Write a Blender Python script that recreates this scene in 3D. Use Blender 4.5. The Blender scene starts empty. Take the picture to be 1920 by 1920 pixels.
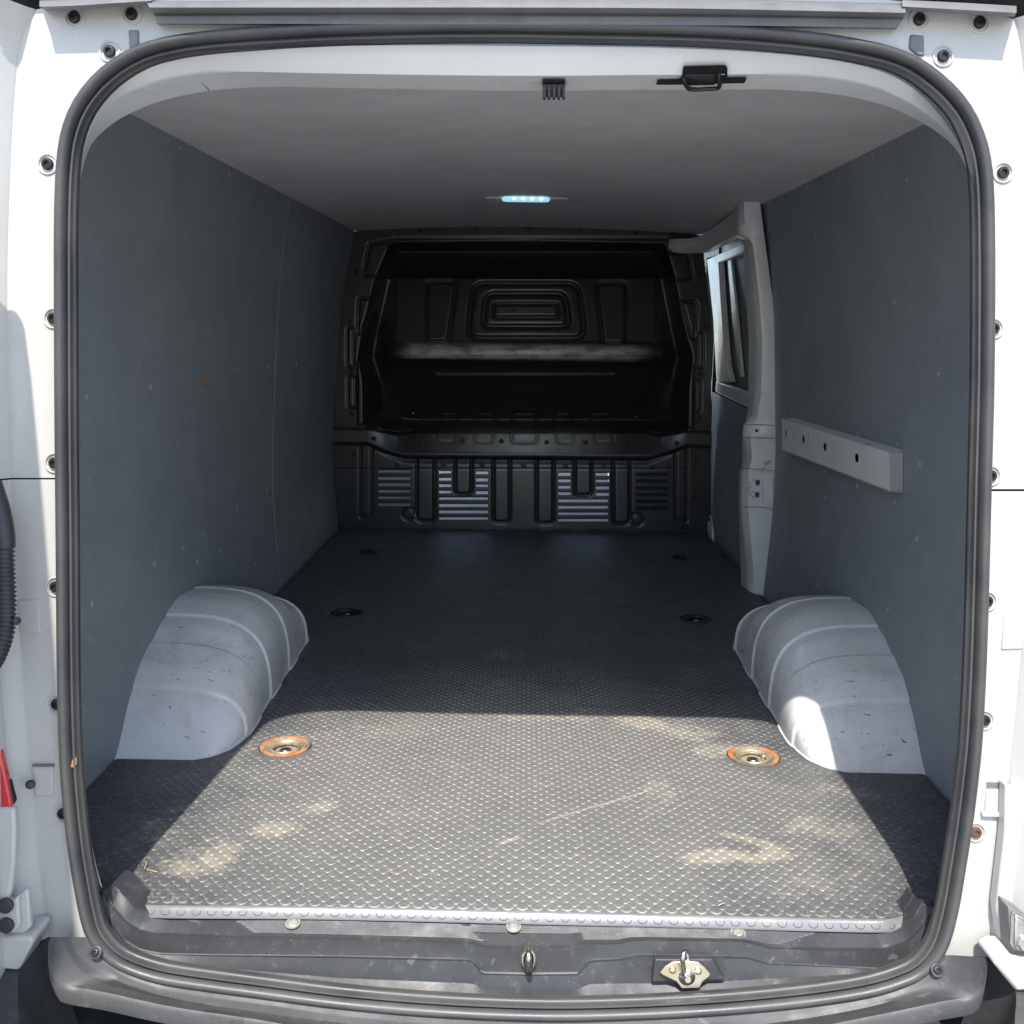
import bpy, bmesh, math, random
import numpy as np
from mathutils import Vector, Matrix, noise as mnoise
random.seed(7); rng = np.random.default_rng(7)
rad = math.radians
scene = bpy.context.scene

# ------------------------------------------------------------------ camera, sky, sun, exposure
CAM = Vector((0.0035, -1.4775, 0.8086)); YAW, PITCH, ROLL, FPX = -0.0129, 0.1657, 0.0132, 1702.47
def cam_basis():
    cy, sy, cp, sp, cr, sr = math.cos(YAW), math.sin(YAW), math.cos(PITCH), math.sin(PITCH), math.cos(ROLL), math.sin(ROLL)
    f = Vector((sy*cp, cy*cp, -sp)); r0 = Vector((cy, -sy, 0)); u0 = r0.cross(f)
    return cr*r0+sr*u0, -sr*r0+cr*u0, f
R_, U_, F_ = cam_basis()
cam = bpy.data.cameras.new('camera'); cob = bpy.data.objects.new('camera', cam); scene.collection.objects.link(cob)
cam.sensor_width = 36; cam.sensor_fit = 'HORIZONTAL'; cam.lens = FPX/1920*36; cam.clip_start = 0.02; cam.clip_end = 500
M = Matrix((R_, U_, -F_)).transposed().to_4x4(); M.translation = CAM; cob.matrix_world = M
scene.camera = cob
SUN_EL, SUN_AZ = 59.5, 4.0      # azimuth: degrees to the left of straight behind the camera
world = bpy.data.worlds.new('World'); scene.world = world; world.use_nodes = True
wn = world.node_tree; bg = wn.nodes['Background']; sky = wn.nodes.new('ShaderNodeTexSky'); sky.sky_type = 'NISHITA'
sky.sun_disc = False; sky.sun_elevation = rad(SUN_EL); sky.sun_rotation = rad(180+SUN_AZ)
wn.links.new(sky.outputs[0], bg.inputs[0]); bg.inputs[1].default_value = 0.15
sl = bpy.data.lights.new('sun', 'SUN'); sl.energy = 3.0; sl.angle = rad(0.6); sl.color = (1, .955, .89)
so = bpy.data.objects.new('sun', sl); scene.collection.objects.link(so)
sd = Vector((-math.sin(rad(SUN_AZ))*math.cos(rad(SUN_EL)), -math.cos(rad(SUN_AZ))*math.cos(rad(SUN_EL)), math.sin(rad(SUN_EL))))
so.rotation_euler = sd.to_track_quat('Z', 'Y').to_euler()
vs = scene.view_settings; vs.view_transform = 'Standard'; vs.look = 'None'; vs.exposure = 1.25; vs.gamma = 1
scene.render.engine = 'CYCLES'
scene.cycles.max_bounces = 10; scene.cycles.diffuse_bounces = 6

# ------------------------------------------------------------------ measuring helpers (photo pixel -> point of the real surface)
def ray(px, py): px = float(px); py = float(py); return R_*((px-960)/FPX)-U_*((py-960)/FPX)+F_
def atX(px, py, x): x = float(x); d = ray(px, py); return CAM+d*((x-CAM.x)/d.x)
def atY(px, py, y): y = float(y); d = ray(px, py); return CAM+d*((y-CAM.y)/d.y)
def atZ(px, py, z): z = float(z); d = ray(px, py); return CAM+d*((z-CAM.z)/d.z)
def Sy(x, z): return -.33+.105*(z+.09)+.015*(x/.7)**2
def atS(px, py, off=0.0):          # the van's curved rear face
    d = ray(px, py); y = -.2
    for i in range(30):
        p = CAM+d*((y-CAM.y)/d.y); y = Sy(p.x, p.z)+off
    return p
BY = 2.81
def wall_x(y, z):
    k = .5+.5*min(max(y/2.8, 0), 1)
    return .812+.026*y+k*float(np.interp(z, [0, .2, .36, .54, .98, 1.2, 1.38], [0, .015, .023, .015, -.026, -.06, -.1]))
def wall_top(y): return 1.2575+.044*y
def ceil_z(x, y): return 1.258+.044*y+.025*(1-(x/.78)**2)
def atW(px, py, s, off=0.0):       # side lining, s = -1 left, 1 right; off > 0 towards the cabin
    x = .85
    for i in range(50):
        p = atX(px, py, s*x); x = .5*x+.5*(wall_x(p.y, p.z)-off)
    return p
def atC(px, py, off=0.0):
    z = 1.35
    for i in range(50):
        p = atZ(px, py, z); z = .5*z+.5*(ceil_z(p.x, p.y)-off)
    return p

# ------------------------------------------------------------------ materials
def new_mat(name):
    m = bpy.data.materials.new(name); m.use_nodes = True
    nt = m.node_tree; return m, nt, nt.nodes, nt.links, nt.nodes['Principled BSDF']
def ramp(N, L, src, stops):
    r = N.new('ShaderNodeValToRGB'); L.new(src, r.inputs[0]); e = r.color_ramp.elements
    while len(e) < len(stops): e.new(.5)
    for i, (p, c) in enumerate(stops):
        e[i].position = p; e[i].color = (*c, 1) if len(c) == 3 else c
    return r.outputs[0]
def noise(N, L, scale, detail=4, rough=.6, stretch=None, vec=None, dist=0):
    if vec is None:
        g = N.new('ShaderNodeNewGeometry'); vec = g.outputs['Position']
    mp = N.new('ShaderNodeMapping'); L.new(vec, mp.inputs[0])
    if stretch: mp.inputs['Scale'].default_value = stretch
    n = N.new('ShaderNodeTexNoise'); n.inputs['Scale'].default_value = scale; n.inputs['Detail'].default_value = detail
    n.inputs['Roughness'].default_value = rough; n.inputs['Distortion'].default_value = dist
    L.new(mp.outputs[0], n.inputs['Vector']); return n.outputs['Fac']
def mix(N, L, fac, a, b):
    m = N.new('ShaderNodeMix'); m.data_type = 'RGBA'
    for i, v in ((0, fac), (6, a), (7, b)):
        if isinstance(v, (tuple, list)): m.inputs[i].default_value = (*v, 1)
        elif isinstance(v, (int, float)): m.inputs[i].default_value = v
        else: L.new(v, m.inputs[i])
    return m.outputs[2]
def math_(N, L, op, a, b=None, c=None):
    m = N.new('ShaderNodeMath'); m.operation = op
    for i, v in enumerate((a, b, c)):
        if v is None: continue
        if isinstance(v, (int, float)): m.inputs[i].default_value = v
        else: L.new(v, m.inputs[i])
    return m.outputs[0]
def bump(N, L, b, h, strength, dist=.001, prev=None):
    n = N.new('ShaderNodeBump'); n.inputs['Strength'].default_value = strength; n.inputs['Distance'].default_value = dist
    L.new(h, n.inputs['Height'])
    if prev is not None: L.new(prev, n.inputs['Normal'])
    L.new(n.outputs[0], b.inputs['Normal']); return n.outputs[0]
def simple(name, col, rough=.5, metal=0, var=.15, scale=12, bstr=.15, bscale=300, spec=.5, col2=None, coat=0):
    m, nt, N, L, b = new_mat(name)
    c2 = col2 or tuple(min(1, x*(1-var)) for x in col)
    n = noise(N, L, scale, 5)
    L.new(mix(N, L, ramp(N, L, n, [(.35, (0, 0, 0)), (.68, (1, 1, 1))]), col, c2), b.inputs['Base Color'])
    L.new(ramp(N, L, n, [(.3, (max(0, rough-.06),)*3), (.7, (min(1, rough+.08),)*3)]), b.inputs['Roughness'])
    b.inputs['Metallic'].default_value = metal; b.inputs['Specular IOR Level'].default_value = spec
    b.inputs['Coat Weight'].default_value = coat
    if bstr: bump(N, L, b, noise(N, L, bscale, 3), bstr)
    return m
def scratches(N, L, scale, stretch, lo, hi, rot=0):
    g = N.new('ShaderNodeNewGeometry'); mp = N.new('ShaderNodeMapping'); L.new(g.outputs['Position'], mp.inputs[0])
    mp.inputs['Rotation'].default_value = (rot, rot*.7, rot*.3)
    return ramp(N, L, noise(N, L, scale, 2, .5, stretch, mp.outputs[0]), [(lo, (0, 0, 0)), (hi, (1, 1, 1))])
def blob(N, L, cx, cy, rx, ry, ang=0, warp=.03, wscale=14, soft=.5):
    """soft elliptical patch on the floor, in metres, with a ragged outline"""
    g = N.new('ShaderNodeNewGeometry'); mp = N.new('ShaderNodeMapping'); mp.vector_type = 'TEXTURE'
    L.new(g.outputs['Position'], mp.inputs[0])
    mp.inputs['Location'].default_value = (cx, cy, 0); mp.inputs['Rotation'].default_value = (0, 0, ang); mp.inputs['Scale'].default_value = (rx, ry, 1)
    ln = N.new('ShaderNodeVectorMath'); ln.operation = 'LENGTH'; L.new(mp.outputs[0], ln.inputs[0])
    n = noise(N, L, wscale, 6, .7)
    v = math_(N, L, 'ADD', ln.outputs['Value'], math_(N, L, 'MULTIPLY', math_(N, L, 'SUBTRACT', n, .5), warp*40))
    r = N.new('ShaderNodeMapRange'); L.new(v, r.inputs[0]); r.inputs[1].default_value = 1; r.inputs[2].default_value = 1-soft
    r.inputs[3].default_value = 0; r.inputs[4].default_value = 1; r.interpolation_type = 'SMOOTHSTEP'; return r.outputs[0]

def paint_mat(name, col, warm, scuff=.5, rough=.32, dirt=(.42, .36, .27)):
    m, nt, N, L, b = new_mat(name)
    base = mix(N, L, ramp(N, L, noise(N, L, 5, 4), [(.35, (0, 0, 0)), (.7, (1, 1, 1))]), col, warm)
    grime = math_(N, L, 'MULTIPLY', ramp(N, L, noise(N, L, 9, 8, .75, None, None, .6), [(.50, (0, 0, 0)), (.72, (1, 1, 1))]), .42*scuff)
    base = mix(N, L, grime, base, dirt)
    s1 = scratches(N, L, 34, (1, 9, 1.4), .715, .74, .6); s2 = scratches(N, L, 30, (9, 1, 1.4), .72, .745, 2.1); s3 = scratches(N, L, 60, (1, 1, 4), .745, .77, 1.1)
    s = math_(N, L, 'MULTIPLY', math_(N, L, 'MAXIMUM', math_(N, L, 'MAXIMUM', s1, s2), s3), scuff)
    base = mix(N, L, s, base, (.12, .12, .12))
    L.new(base, b.inputs['Base Color'])
    L.new(ramp(N, L, noise(N, L, 20, 4), [(.3, (rough-.06,)*3), (.7, (rough+.12,)*3)]), b.inputs['Roughness'])
    b.inputs['Coat Weight'].default_value = .25; b.inputs['Coat Roughness'].default_value = .15
    bump(N, L, b, noise(N, L, 3.5, 2), .25, .004)
    return m
header_lit_paint = paint_mat('header_lit_paint', (.76, .77, .76), (.70, .71, .68), .12, dirt=(.55, .45, .30))  # paler copy of the frame's white, brightening the header by colour
white_paint = paint_mat('white_paint', (.48, .468, .438), (.44, .425, .39), .12, dirt=(.55, .45, .30))
inner_paint = paint_mat('inner_paint', (.72, .725, .715), (.64, .635, .60), 1.2)
pillar_paint = paint_mat('pillar_paint', (.80, .80, .785), (.75, .75, .73), .6)
rubber = simple('seal_rubber', (.044, .043, .045), .40, 0, .3, 9, .2, 500, .5, (.075, .071, .067))
black_plastic = simple('black_plastic', (.035, .035, .037), .45, 0, .3, 20, .25, 700)
dark_hole = simple('dark_recess', (.008, .008, .009), .7)
steel = simple('bright_steel', (.62, .60, .56), .26, 1, .25, 60, .2, 300)
zinc = simple('zinc_plate', (.70, .66, .55), .34, 1, .3, 40, .2, 300, .5, (.66, .55, .34))
bolt_black = simple('black_bolt', (.03, .028, .028), .38, .3, .3, 80, .3, 400)
rust = simple('rusty_bolt', (.16, .085, .06), .7, .2, .4, 90, .5, 400, .3, (.09, .055, .045))
glass_dark = simple('dark_glass', (.26, .27, .27), .5, 0, .1, 3, 0)
cab_grey = simple('cab_pale_panel', (.86, .82, .74), .9, 0, .2, 8, .2, 500)
concrete = simple('concrete_ground', (.52, .51, .49), .9, 0, .2, 3, .3, 60)
seat_mid = simple('seat_mid_grey', (.60, .58, .54), .9)
chassis = simple('underbody', (.03, .03, .03), .8)

def plastic_mat(name, col, col2, dust=.5):
    m, nt, N, L, b = new_mat(name)
    base = mix(N, L, ramp(N, L, noise(N, L, 14, 6, .7), [(.35, (0, 0, 0)), (.7, (1, 1, 1))]), col, col2)
    d = math_(N, L, 'MULTIPLY', ramp(N, L, noise(N, L, 55, 8, .75), [(.56, (0, 0, 0)), (.78, (1, 1, 1))]), dust*.5)
    base = mix(N, L, d, base, (.30, .28, .24))
    sp = ramp(N, L, noise(N, L, 260, 2, .5), [(.72, (0, 0, 0)), (.76, (1, 1, 1))])
    base = mix(N, L, math_(N, L, 'MULTIPLY', sp, dust*.55), base, (.45, .43, .38))
    sc = scratches(N, L, 22, (1, 7, 1), .70, .73, .5)
    base = mix(N, L, math_(N, L, 'MULTIPLY', sc, dust*.35), base, (.28, .28, .27))
    L.new(base, b.inputs['Base Color']); b.inputs['Roughness'].default_value = .5
    L.new(ramp(N, L, noise(N, L, 25, 4), [(.3, (.40,)*3), (.7, (.58,)*3)]), b.inputs['Roughness'])
    bump(N, L, b, noise(N, L, 900, 2), .35, .0006)
    return m, N, L, b
sill_plastic = plastic_mat('sill_plastic', (.032, .033, .036), (.048, .048, .050), .6)[0]
bumper_plastic, N, L, b = plastic_mat('bumper_plastic', (.044, .044, .047), (.066, .065, .063), .5)
# dark wet drips on the bumper
wet = None
for bl in ((-.40, -.372, .030, .012), (-.375, -.385, .012, .01), (-.55, -.345, .10, .006), (-.30, -.395, .2, .004)):
    w = blob(N, L, bl[0], bl[1], bl[2], bl[3], 0, .02, 30, .2); wet = w if wet is None else math_(N, L, 'MAXIMUM', wet, w)
src = b.inputs['Base Color'].links[0].from_socket
L.new(mix(N, L, math_(N, L, 'MULTIPLY', wet, .75), src, (.03, .03, .03)), b.inputs['Base Color'])
gutter_mat = plastic_mat('drip_rail_rubber', (.13, .13, .135), (.17, .17, .17), .5)[0]

def lining_mat(name, col, col2, rough=.55):
    m, nt, N, L, b = new_mat(name)
    base = mix(N, L, ramp(N, L, noise(N, L, 3, 4), [(.35, (0, 0, 0)), (.7, (1, 1, 1))]), col, col2)
    sp = ramp(N, L, noise(N, L, 420, 3, .7), [(.62, (0, 0, 0)), (.8, (1, 1, 1))])
    base = mix(N, L, math_(N, L, 'MULTIPLY', sp, .22), base, (.38, .42, .45))
    big = math_(N, L, 'MULTIPLY', ramp(N, L, noise(N, L, 6, 8, .8, (1, 1.5, 3), None, 1.2), [(.50, (0, 0, 0)), (.70, (1, 1, 1))]), .20)
    dk = math_(N, L, 'MULTIPLY', ramp(N, L, noise(N, L, 2.6, 7, .75, None, None, .8), [(.45, (0, 0, 0)), (.75, (1, 1, 1))]), .45)
    base = mix(N, L, dk, base, tuple(c*.62 for c in col))
    base = mix(N, L, big, base, (.36, .38, .38))
    s1 = scratches(N, L, 11, (1, 1.2, 9), .70, .73, .8); s2 = scratches(N, L, 14, (1, 8, 1.3), .71, .735, .3)
    base = mix(N, L, math_(N, L, 'MULTIPLY', math_(N, L, 'MAXIMUM', s1, s2), .30), base, (.5, .51, .5))
    L.new(base, b.inputs['Base Color'])
    L.new(ramp(N, L, noise(N, L, 8, 5), [(.3, (rough-.07,)*3), (.7, (rough+.1,)*3)]), b.inputs['Roughness'])
    b.inputs['Specular IOR Level'].default_value = .45
    g = bump(N, L, b, noise(N, L, 1.6, 2), .5, .02)
    bump(N, L, b, noise(N, L, 480, 2, .6, (1, 1, 2.2)), .45, .0012, g)
    return m
lining = lining_mat('side_lining_board', (.245, .266, .282), (.27, .288, .30))
ceiling_m = lining_mat('ceiling_board', (.68, .66, .665), (.74, .72, .72), .75)

# bulkhead: black lacquer, nose rubbed grey where seats and loads touch it
bulk, nt, N, L, b = new_mat('bulkhead_black')
g = N.new('ShaderNodeNewGeometry'); sx = N.new('ShaderNodeSeparateXYZ'); L.new(g.outputs['Position'], sx.inputs[0])
def band(v, a0, a1, b0, b1):
    r = N.new('ShaderNodeMapRange'); L.new(v, r.inputs[0]); r.interpolation_type = 'SMOOTHSTEP'
    r.inputs[1].default_value = a0; r.inputs[2].default_value = a1
    q = N.new('ShaderNodeMapRange'); L.new(v, q.inputs[0]); q.interpolation_type = 'SMOOTHSTEP'
    q.inputs[1].default_value = b0; q.inputs[2].default_value = b1; q.inputs[3].default_value = 1; q.inputs[4].default_value = 0
    return math_(N, L, 'MULTIPLY', r.outputs[0], q.outputs[0])
NZ0 = 1.0
za, zb = atY(985, 676, BY-.03).z, atY(985, 645, BY-.03).z
worn = math_(N, L, 'MULTIPLY', band(sx.outputs[2], za-.004, za+.012, zb-.02, zb+.012), band(sx.outputs[0], -.60, -.50, .47, .60))
worn = math_(N, L, 'MULTIPLY', worn, ramp(N, L, noise(N, L, 9, 7, .7, (1, 1, 3)), [(.34, (.12, .12, .12)), (.55, (1, 1, 1))]))
zc, zd = atY(985, 852, BY).z, atY(985, 812, BY).z
shelf_light = math_(N, L, 'MULTIPLY', band(sx.outputs[2], zc-.005, zc+.02, zd-.02, zd+.03), band(sx.outputs[0], -.5, -.2, .2, .5))
shelf_light = math_(N, L, 'MULTIPLY', shelf_light, ramp(N, L, noise(N, L, 5, 6, .7), [(.3, (.2, .2, .2)), (.7, (1, 1, 1))]))
col = mix(N, L, math_(N, L, 'MULTIPLY', worn, .9), (.028, .029, .032), (.56, .54, .48))
col = mix(N, L, math_(N, L, 'MULTIPLY', shelf_light, .8), col, (.40, .385, .35))  # shelf paled here to paint in the light it catches
dust = ramp(N, L, noise(N, L, 18, 7, .75), [(.55, (0, 0, 0)), (.8, (1, 1, 1))])
col = mix(N, L, math_(N, L, 'MULTIPLY', dust, .0), col, (.10, .10, .095))
L.new(col, b.inputs['Base Color'])
L.new(ramp(N, L, noise(N, L, 14, 5), [(.3, (.27,)*3), (.7, (.33,)*3)]), b.inputs['Roughness']); b.inputs['Specular IOR Level'].default_value = .75
bump(N, L, b, noise(N, L, 3, 2), .08, .002)

# rubber mat
mat_rubber, nt, N, L, b = new_mat('mat_rubber')
geo = N.new('ShaderNodeNewGeometry')
base = mix(N, L, ramp(N, L, noise(N, L, 5, 5), [(.35, (0, 0, 0)), (.7, (1, 1, 1))]), (.042, .045, .052), (.058, .060, .064))
sunlit_dust = ramp(N, L, noise(N, L, 3.2, 8, .7, None, None, .8), [(.22, (.62, .62, .62)), (.70, (1, 1, 1))])
sunlit_dust = math_(N, L, 'MULTIPLY', sunlit_dust, math_(N, L, 'ADD', math_(N, L, 'MULTIPLY', blob(N, L, 0, .12, .85, .85, 0, .02, 4, .6), 1.0), .04))  # dust film, kept paler over the sun patch to paint its brightness
base = mix(N, L, math_(N, L, 'MULTIPLY', sunlit_dust, .78), base, (.185, .182, .172))
fine = ramp(N, L, noise(N, L, 130, 5, .8), [(.50, (0, 0, 0)), (.72, (1, 1, 1))])
d1 = None
for (x, y, rx, ry, an, st) in ((.36, -.08, .15, .030, .06, 1.0), (.40, -.03, .09, .02, -.5, .8), (.30, .46, .22, .075, -.5, .75), (.42, .34, .08, .06, .4, .7), (.10, .50, .28, .05, 0, .55),
        (-.33, .40, .30, .09, .2, .4), (-.42, -.02, .05, .06, .7, .95), (-.50, -.12, .09, .07, .3, .8), (-.36, .06, .07, .04, .4, .7),
        (.52, .02, .10, .06, -.4, .6), (.28, .14, .06, .14, 0, .5), (-.05, .95, .12, .09, .3, .45), (-.28, 1.0, .22, .10, .2, .35),
        (.62, .17, .10, .05, -.4, .45), (.30, 1.55, .25, .07, -.2, .4), (-.30, 1.75, .14, .08, .3, .35), (.05, 2.35, .3, .05, 0, .45), (.45, .80, .10, .16, .2, .4), (-.45, .80, .07, .10, .2, .35), (-.62, -.03, .07, .12, 0, .5), (.48, -.16, .12, .06, .3, .45), (-.1, .2, .5, .25, 0, .3)):
    w = math_(N, L, 'MULTIPLY', blob(N, L, x, y, rx*1.25, ry*1.3, an, .05, 11, .95), st); d1 = w if d1 is None else math_(N, L, 'MAXIMUM', d1, w)
gr = math_(N, L, 'ADD', math_(N, L, 'MULTIPLY_ADD', noise(N, L, 60, 9, .82), 1.7, -.55), math_(N, L, 'MULTIPLY', noise(N, L, 22, 7, .75, (1, 3.0, 1), None, 1.8), .9))
thr = N.new('ShaderNodeMapRange'); L.new(math_(N, L, 'ADD', d1, gr), thr.inputs[0]); thr.inputs[1].default_value = 1.08; thr.inputs[2].default_value = 1.50
wa = N.new('ShaderNodeAttribute'); wa.attribute_name = 'rim_sunlight'
ca = N.new('ShaderNodeAttribute'); ca.attribute_name = 'crown'
keepd = math_(N, L, 'SUBTRACT', .92, math_(N, L, 'MULTIPLY', ca.outputs['Fac'], .62))
base = mix(N, L, math_(N, L, 'MULTIPLY', thr.outputs[0], keepd), base, (.42, .375, .285))
base = mix(N, L, math_(N, L, 'MULTIPLY', wa.outputs['Fac'], math_(N, L, 'ADD', math_(N, L, 'MULTIPLY', sunlit_dust, .75), .06)), base, (.52, .50, .45))
base = mix(N, L, math_(N, L, 'MULTIPLY', fine, .42), base, (.30, .285, .25))
for rt_, st_ in ((.2, (9, 1, 1)), (1.0, (12, 1, 1)), (2.2, (10, 1.2, 1))):
    base = mix(N, L, math_(N, L, 'MULTIPLY', scratches(N, L, 24, st_, .67, .70, rt_), .30), base, (.33, .32, .29))
# one long drag mark and a few scuffs
mark = math_(N, L, 'MAXIMUM', blob(N, L, .15, .085, .17, .0035, .55, .015, 40, .4), blob(N, L, -.012, -.045, .028, .006, .55, .01, 60, .4))
base = mix(N, L, math_(N, L, 'MULTIPLY', mark, .6), base, (.40, .37, .29))
wide = scratches(N, L, 9, (7, 1, 1), .70, .74, .25)
base = mix(N, L, math_(N, L, 'MULTIPLY', wide, .25), base, (.20, .20, .19))
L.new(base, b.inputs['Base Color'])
L.new(ramp(N, L, noise(N, L, 12, 5), [(.3, (.36,)*3), (.7, (.52,)*3)]), b.inputs['Roughness'])
b.inputs['Specular IOR Level'].default_value = .5
bump(N, L, b, noise(N, L, 700, 3), .35, .0006)

mat_edge = simple('mat_edge_glare', (.17, .17, .175), .20, 0, .2, 30, .10, 600, .9, (.16, .155, .15))  # smoother, paler copy of the mat rubber; paints in the edge glare
# lashing dish metal
rust_ring, nt, N, L, b = new_mat('orange_rust')
L.new(ramp(N, L, noise(N, L, 20, 6, .75), [(.42, (.46, .13, .035)), (.49, (.50, .22, .09)), (.53, (.22, .18, .13)), (.62, (.10, .095, .085))]), b.inputs['Base Color']); b.inputs['Roughness'].default_value = .6
dish_metal, nt, N, L, b = new_mat('dish_metal')
nn = noise(N, L, 45, 5, .7)
L.new(ramp(N, L, nn, [(.4, (.55, .50, .38)), (.55, (.40, .33, .22)), (.66, (.20, .15, .09))]), b.inputs['Base Color'])
b.inputs['Metallic'].default_value = .55; L.new(ramp(N, L, nn, [(.4, (.3,)*3), (.65, (.5,)*3)]), b.inputs['Roughness'])
dark_ring = simple('dark_dish_metal', (.07, .065, .06), .35, .7, .3, 60, .3, 300)

lamp_red, nt, N, L, b = new_mat('tail_lamp_red')
L.new(ramp(N, L, noise(N, L, 20, 2), [(.3, (.55, .01, .02)), (.7, (.48, .008, .015))]), b.inputs['Base Color']); b.inputs['Roughness'].default_value = .12; b.inputs['Coat Weight'].default_value = 1
lens_m, nt, N, L, b = new_mat('lamp_lens')
L.new(ramp(N, L, noise(N, L, 30, 2), [(.3, (.35, .60, .72)), (.7, (.45, .68, .78))]), b.inputs['Base Color'])
b.inputs['Emission Color'].default_value = (.45, .80, .95, 1); b.inputs['Emission Strength'].default_value = .34
led_m, nt, N, L, b = new_mat('lit_led')
L.new(ramp(N, L, noise(N, L, 30, 2), [(.3, (.8, .9, 1)), (.7, (.9, .95, 1))]), b.inputs['Base Color'])
b.inputs['Emission Color'].default_value = (.85, .96, 1, 1); b.inputs['Emission Strength'].default_value = 1.6
straw_m = simple('straw', (.50, .36, .16), .7); wood_m = simple('bare_wood', (.42, .24, .10), .8, 0, .4, 120)
chalk = simple('pale_scuff', (.26, .29, .31), .7); screw_grey = simple('sunk_screw', (.42, .46, .49), .5, .2, .2)
tape = simple('silver_edge_bead', (.13, .13, .13), .5, .3, .5, 60, .8, 120, .5, (.03, .03, .03))

# ------------------------------------------------------------------ mesh helpers
def link(name, me, mat=None, parent=None, smooth=None, **props):
    o = bpy.data.objects.new(name, me); scene.collection.objects.link(o)
    if mat: me.materials.append(mat)
    if parent: o.parent = parent
    if smooth is not None and len(me.polygons):
        me.polygons.foreach_set('use_smooth', [True]*len(me.polygons))
        if smooth < 179: me.set_sharp_from_angle(angle=rad(smooth))
    for k, v in props.items(): o[k] = v
    return o
def mesh(name, vs_, fs): me = bpy.data.meshes.new(name); me.from_pydata([tuple(v) for v in vs_], [], fs); me.validate(); me.update(); return me
def obj(name, vs_, fs, mat, parent=None, smooth=35, **p): return link(name, mesh(name, vs_, fs), mat, parent, smooth, **p)
def empty(name, loc=(0, 0, 0), parent=None, **p):
    o = bpy.data.objects.new(name, None); scene.collection.objects.link(o); o.location = loc; o.empty_display_size = .05
    if parent: o.parent = parent
    for k, v in p.items(): o[k] = v
    return o
def resample(pts, n, smooth_=True):
    P = np.array([tuple(p) for p in pts], float)
    if smooth_ and len(P) > 2:
        Q = []
        E = np.vstack([2*P[0]-P[1], P, 2*P[-1]-P[-2]])
        for i in range(len(P)-1):
            p0, p1, p2, p3 = E[i:i+4]
            for t in np.linspace(0, 1, 8, endpoint=False):
                Q.append(.5*((2*p1)+(-p0+p2)*t+(2*p0-5*p1+4*p2-p3)*t*t+(-p0+3*p1-3*p2+p3)*t**3))
        Q.append(P[-1]); P = np.array(Q)
    d = np.r_[0, np.cumsum(np.linalg.norm(np.diff(P, axis=0), axis=1))]
    t = np.linspace(0, d[-1], n)
    return [Vector([np.interp(s, d, P[:, k]) for k in range(P.shape[1])]) for s in t]
def loft(rows, flip=False, closed=False):
    n = len(rows[0]); vs_ = [v for r in rows for v in r]; fs = []
    for i in range(len(rows)-1):
        for j in range(n if closed else n-1):
            k = (j+1) % n; q = (i*n+j, i*n+k, (i+1)*n+k, (i+1)*n+j); fs.append(q[::-1] if flip else q)
    return vs_, fs
def tube_data(pts, r, n=10, caps=True, rad_fn=None):
    pts = [Vector(p) for p in pts]; vs_, fs = [], []
    up = Vector((0, 0, 1)); prev = None
    for i, p in enumerate(pts):
        t = (pts[min(i+1, len(pts)-1)]-pts[max(i-1, 0)]).normalized()
        if prev is None:
            a = up if abs(t.dot(up)) < .9 else Vector((1, 0, 0)); u = t.cross(a).normalized()
        else: u = (prev-t*prev.dot(t)).normalized()
        prev = u; v = t.cross(u); rr = rad_fn(i) if rad_fn else r
        for k in range(n):
            a = 2*math.pi*k/n; vs_.append(p+u*math.cos(a)*rr+v*math.sin(a)*rr)
    for i in range(len(pts)-1):
        for k in range(n):
            l = (k+1) % n; fs.append((i*n+k, i*n+l, (i+1)*n+l, (i+1)*n+k))
    if caps: fs.append(tuple(range(n))[::-1]); fs.append(tuple((len(pts)-1)*n+k for k in range(n)))
    return vs_, fs
def tube(name, pts, r, mat, parent=None, n=10, rad_fn=None, **p):
    v, f = tube_data(pts, r, n, True, rad_fn); return obj(name, v, f, mat, parent, 60, **p)
def lathe_mesh(name, prof, n=24, cap=True):
    vs_, fs = [], []
    for r, z in prof:
        for k in range(n): a = 2*math.pi*k/n; vs_.append((r*math.cos(a), r*math.sin(a), z))
    for i in range(len(prof)-1):
        for k in range(n):
            l = (k+1) % n; fs.append((i*n+k, i*n+l, (i+1)*n+l, (i+1)*n+k))
    if cap: fs.append(tuple((len(prof)-1)*n+k for k in range(n)))
    return mesh(name, vs_, fs)
def join(parts):
    vs_, fs = [], []
    for v, f in parts:
        o = len(vs_); vs_ += list(v); fs += [tuple(i+o for i in q) for q in f]
    return vs_, fs
def prism(front, depth_vec):
    n = len(front); back = [Vector(p)+(depth_vec[i] if isinstance(depth_vec, list) else depth_vec) for i, p in enumerate(front)]
    vs_ = list(front)+back; fs = [tuple(range(n)), tuple(range(2*n-1, n-1, -1))]
    for i in range(n): j = (i+1) % n; fs.append((i, n+i, n+j, j))
    return vs_, fs
def bevelled(o, w=.003, seg=2):
    m = o.modifiers.new('bevel', 'BEVEL'); m.width = w; m.segments = seg; m.limit_method = 'ANGLE'; m.angle_limit = rad(35); return o
def fix_normals(o):
    bm = bmesh.new(); bm.from_mesh(o.data); bmesh.ops.recalc_face_normals(bm, faces=bm.faces[:]); bm.to_mesh(o.data); bm.free(); return o
def box_data(c, s, rot=None):
    c = Vector(c); v = [Vector((x*s[0]/2, y*s[1]/2, z*s[2]/2)) for x in (-1, 1) for y in (-1, 1) for z in (-1, 1)]
    if rot is not None: v = [rot @ q for q in v]
    return [c+q for q in v], [(0, 1, 3, 2), (4, 6, 7, 5), (0, 4, 5, 1), (2, 3, 7, 6), (0, 2, 6, 4), (1, 5, 7, 3)]
def place_on(o, p, nrm, parent=None):
    o.matrix_world = Matrix.Translation(p) @ Vector(nrm).to_track_quat('Z', 'Y').to_matrix().to_4x4()
    return o
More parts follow.
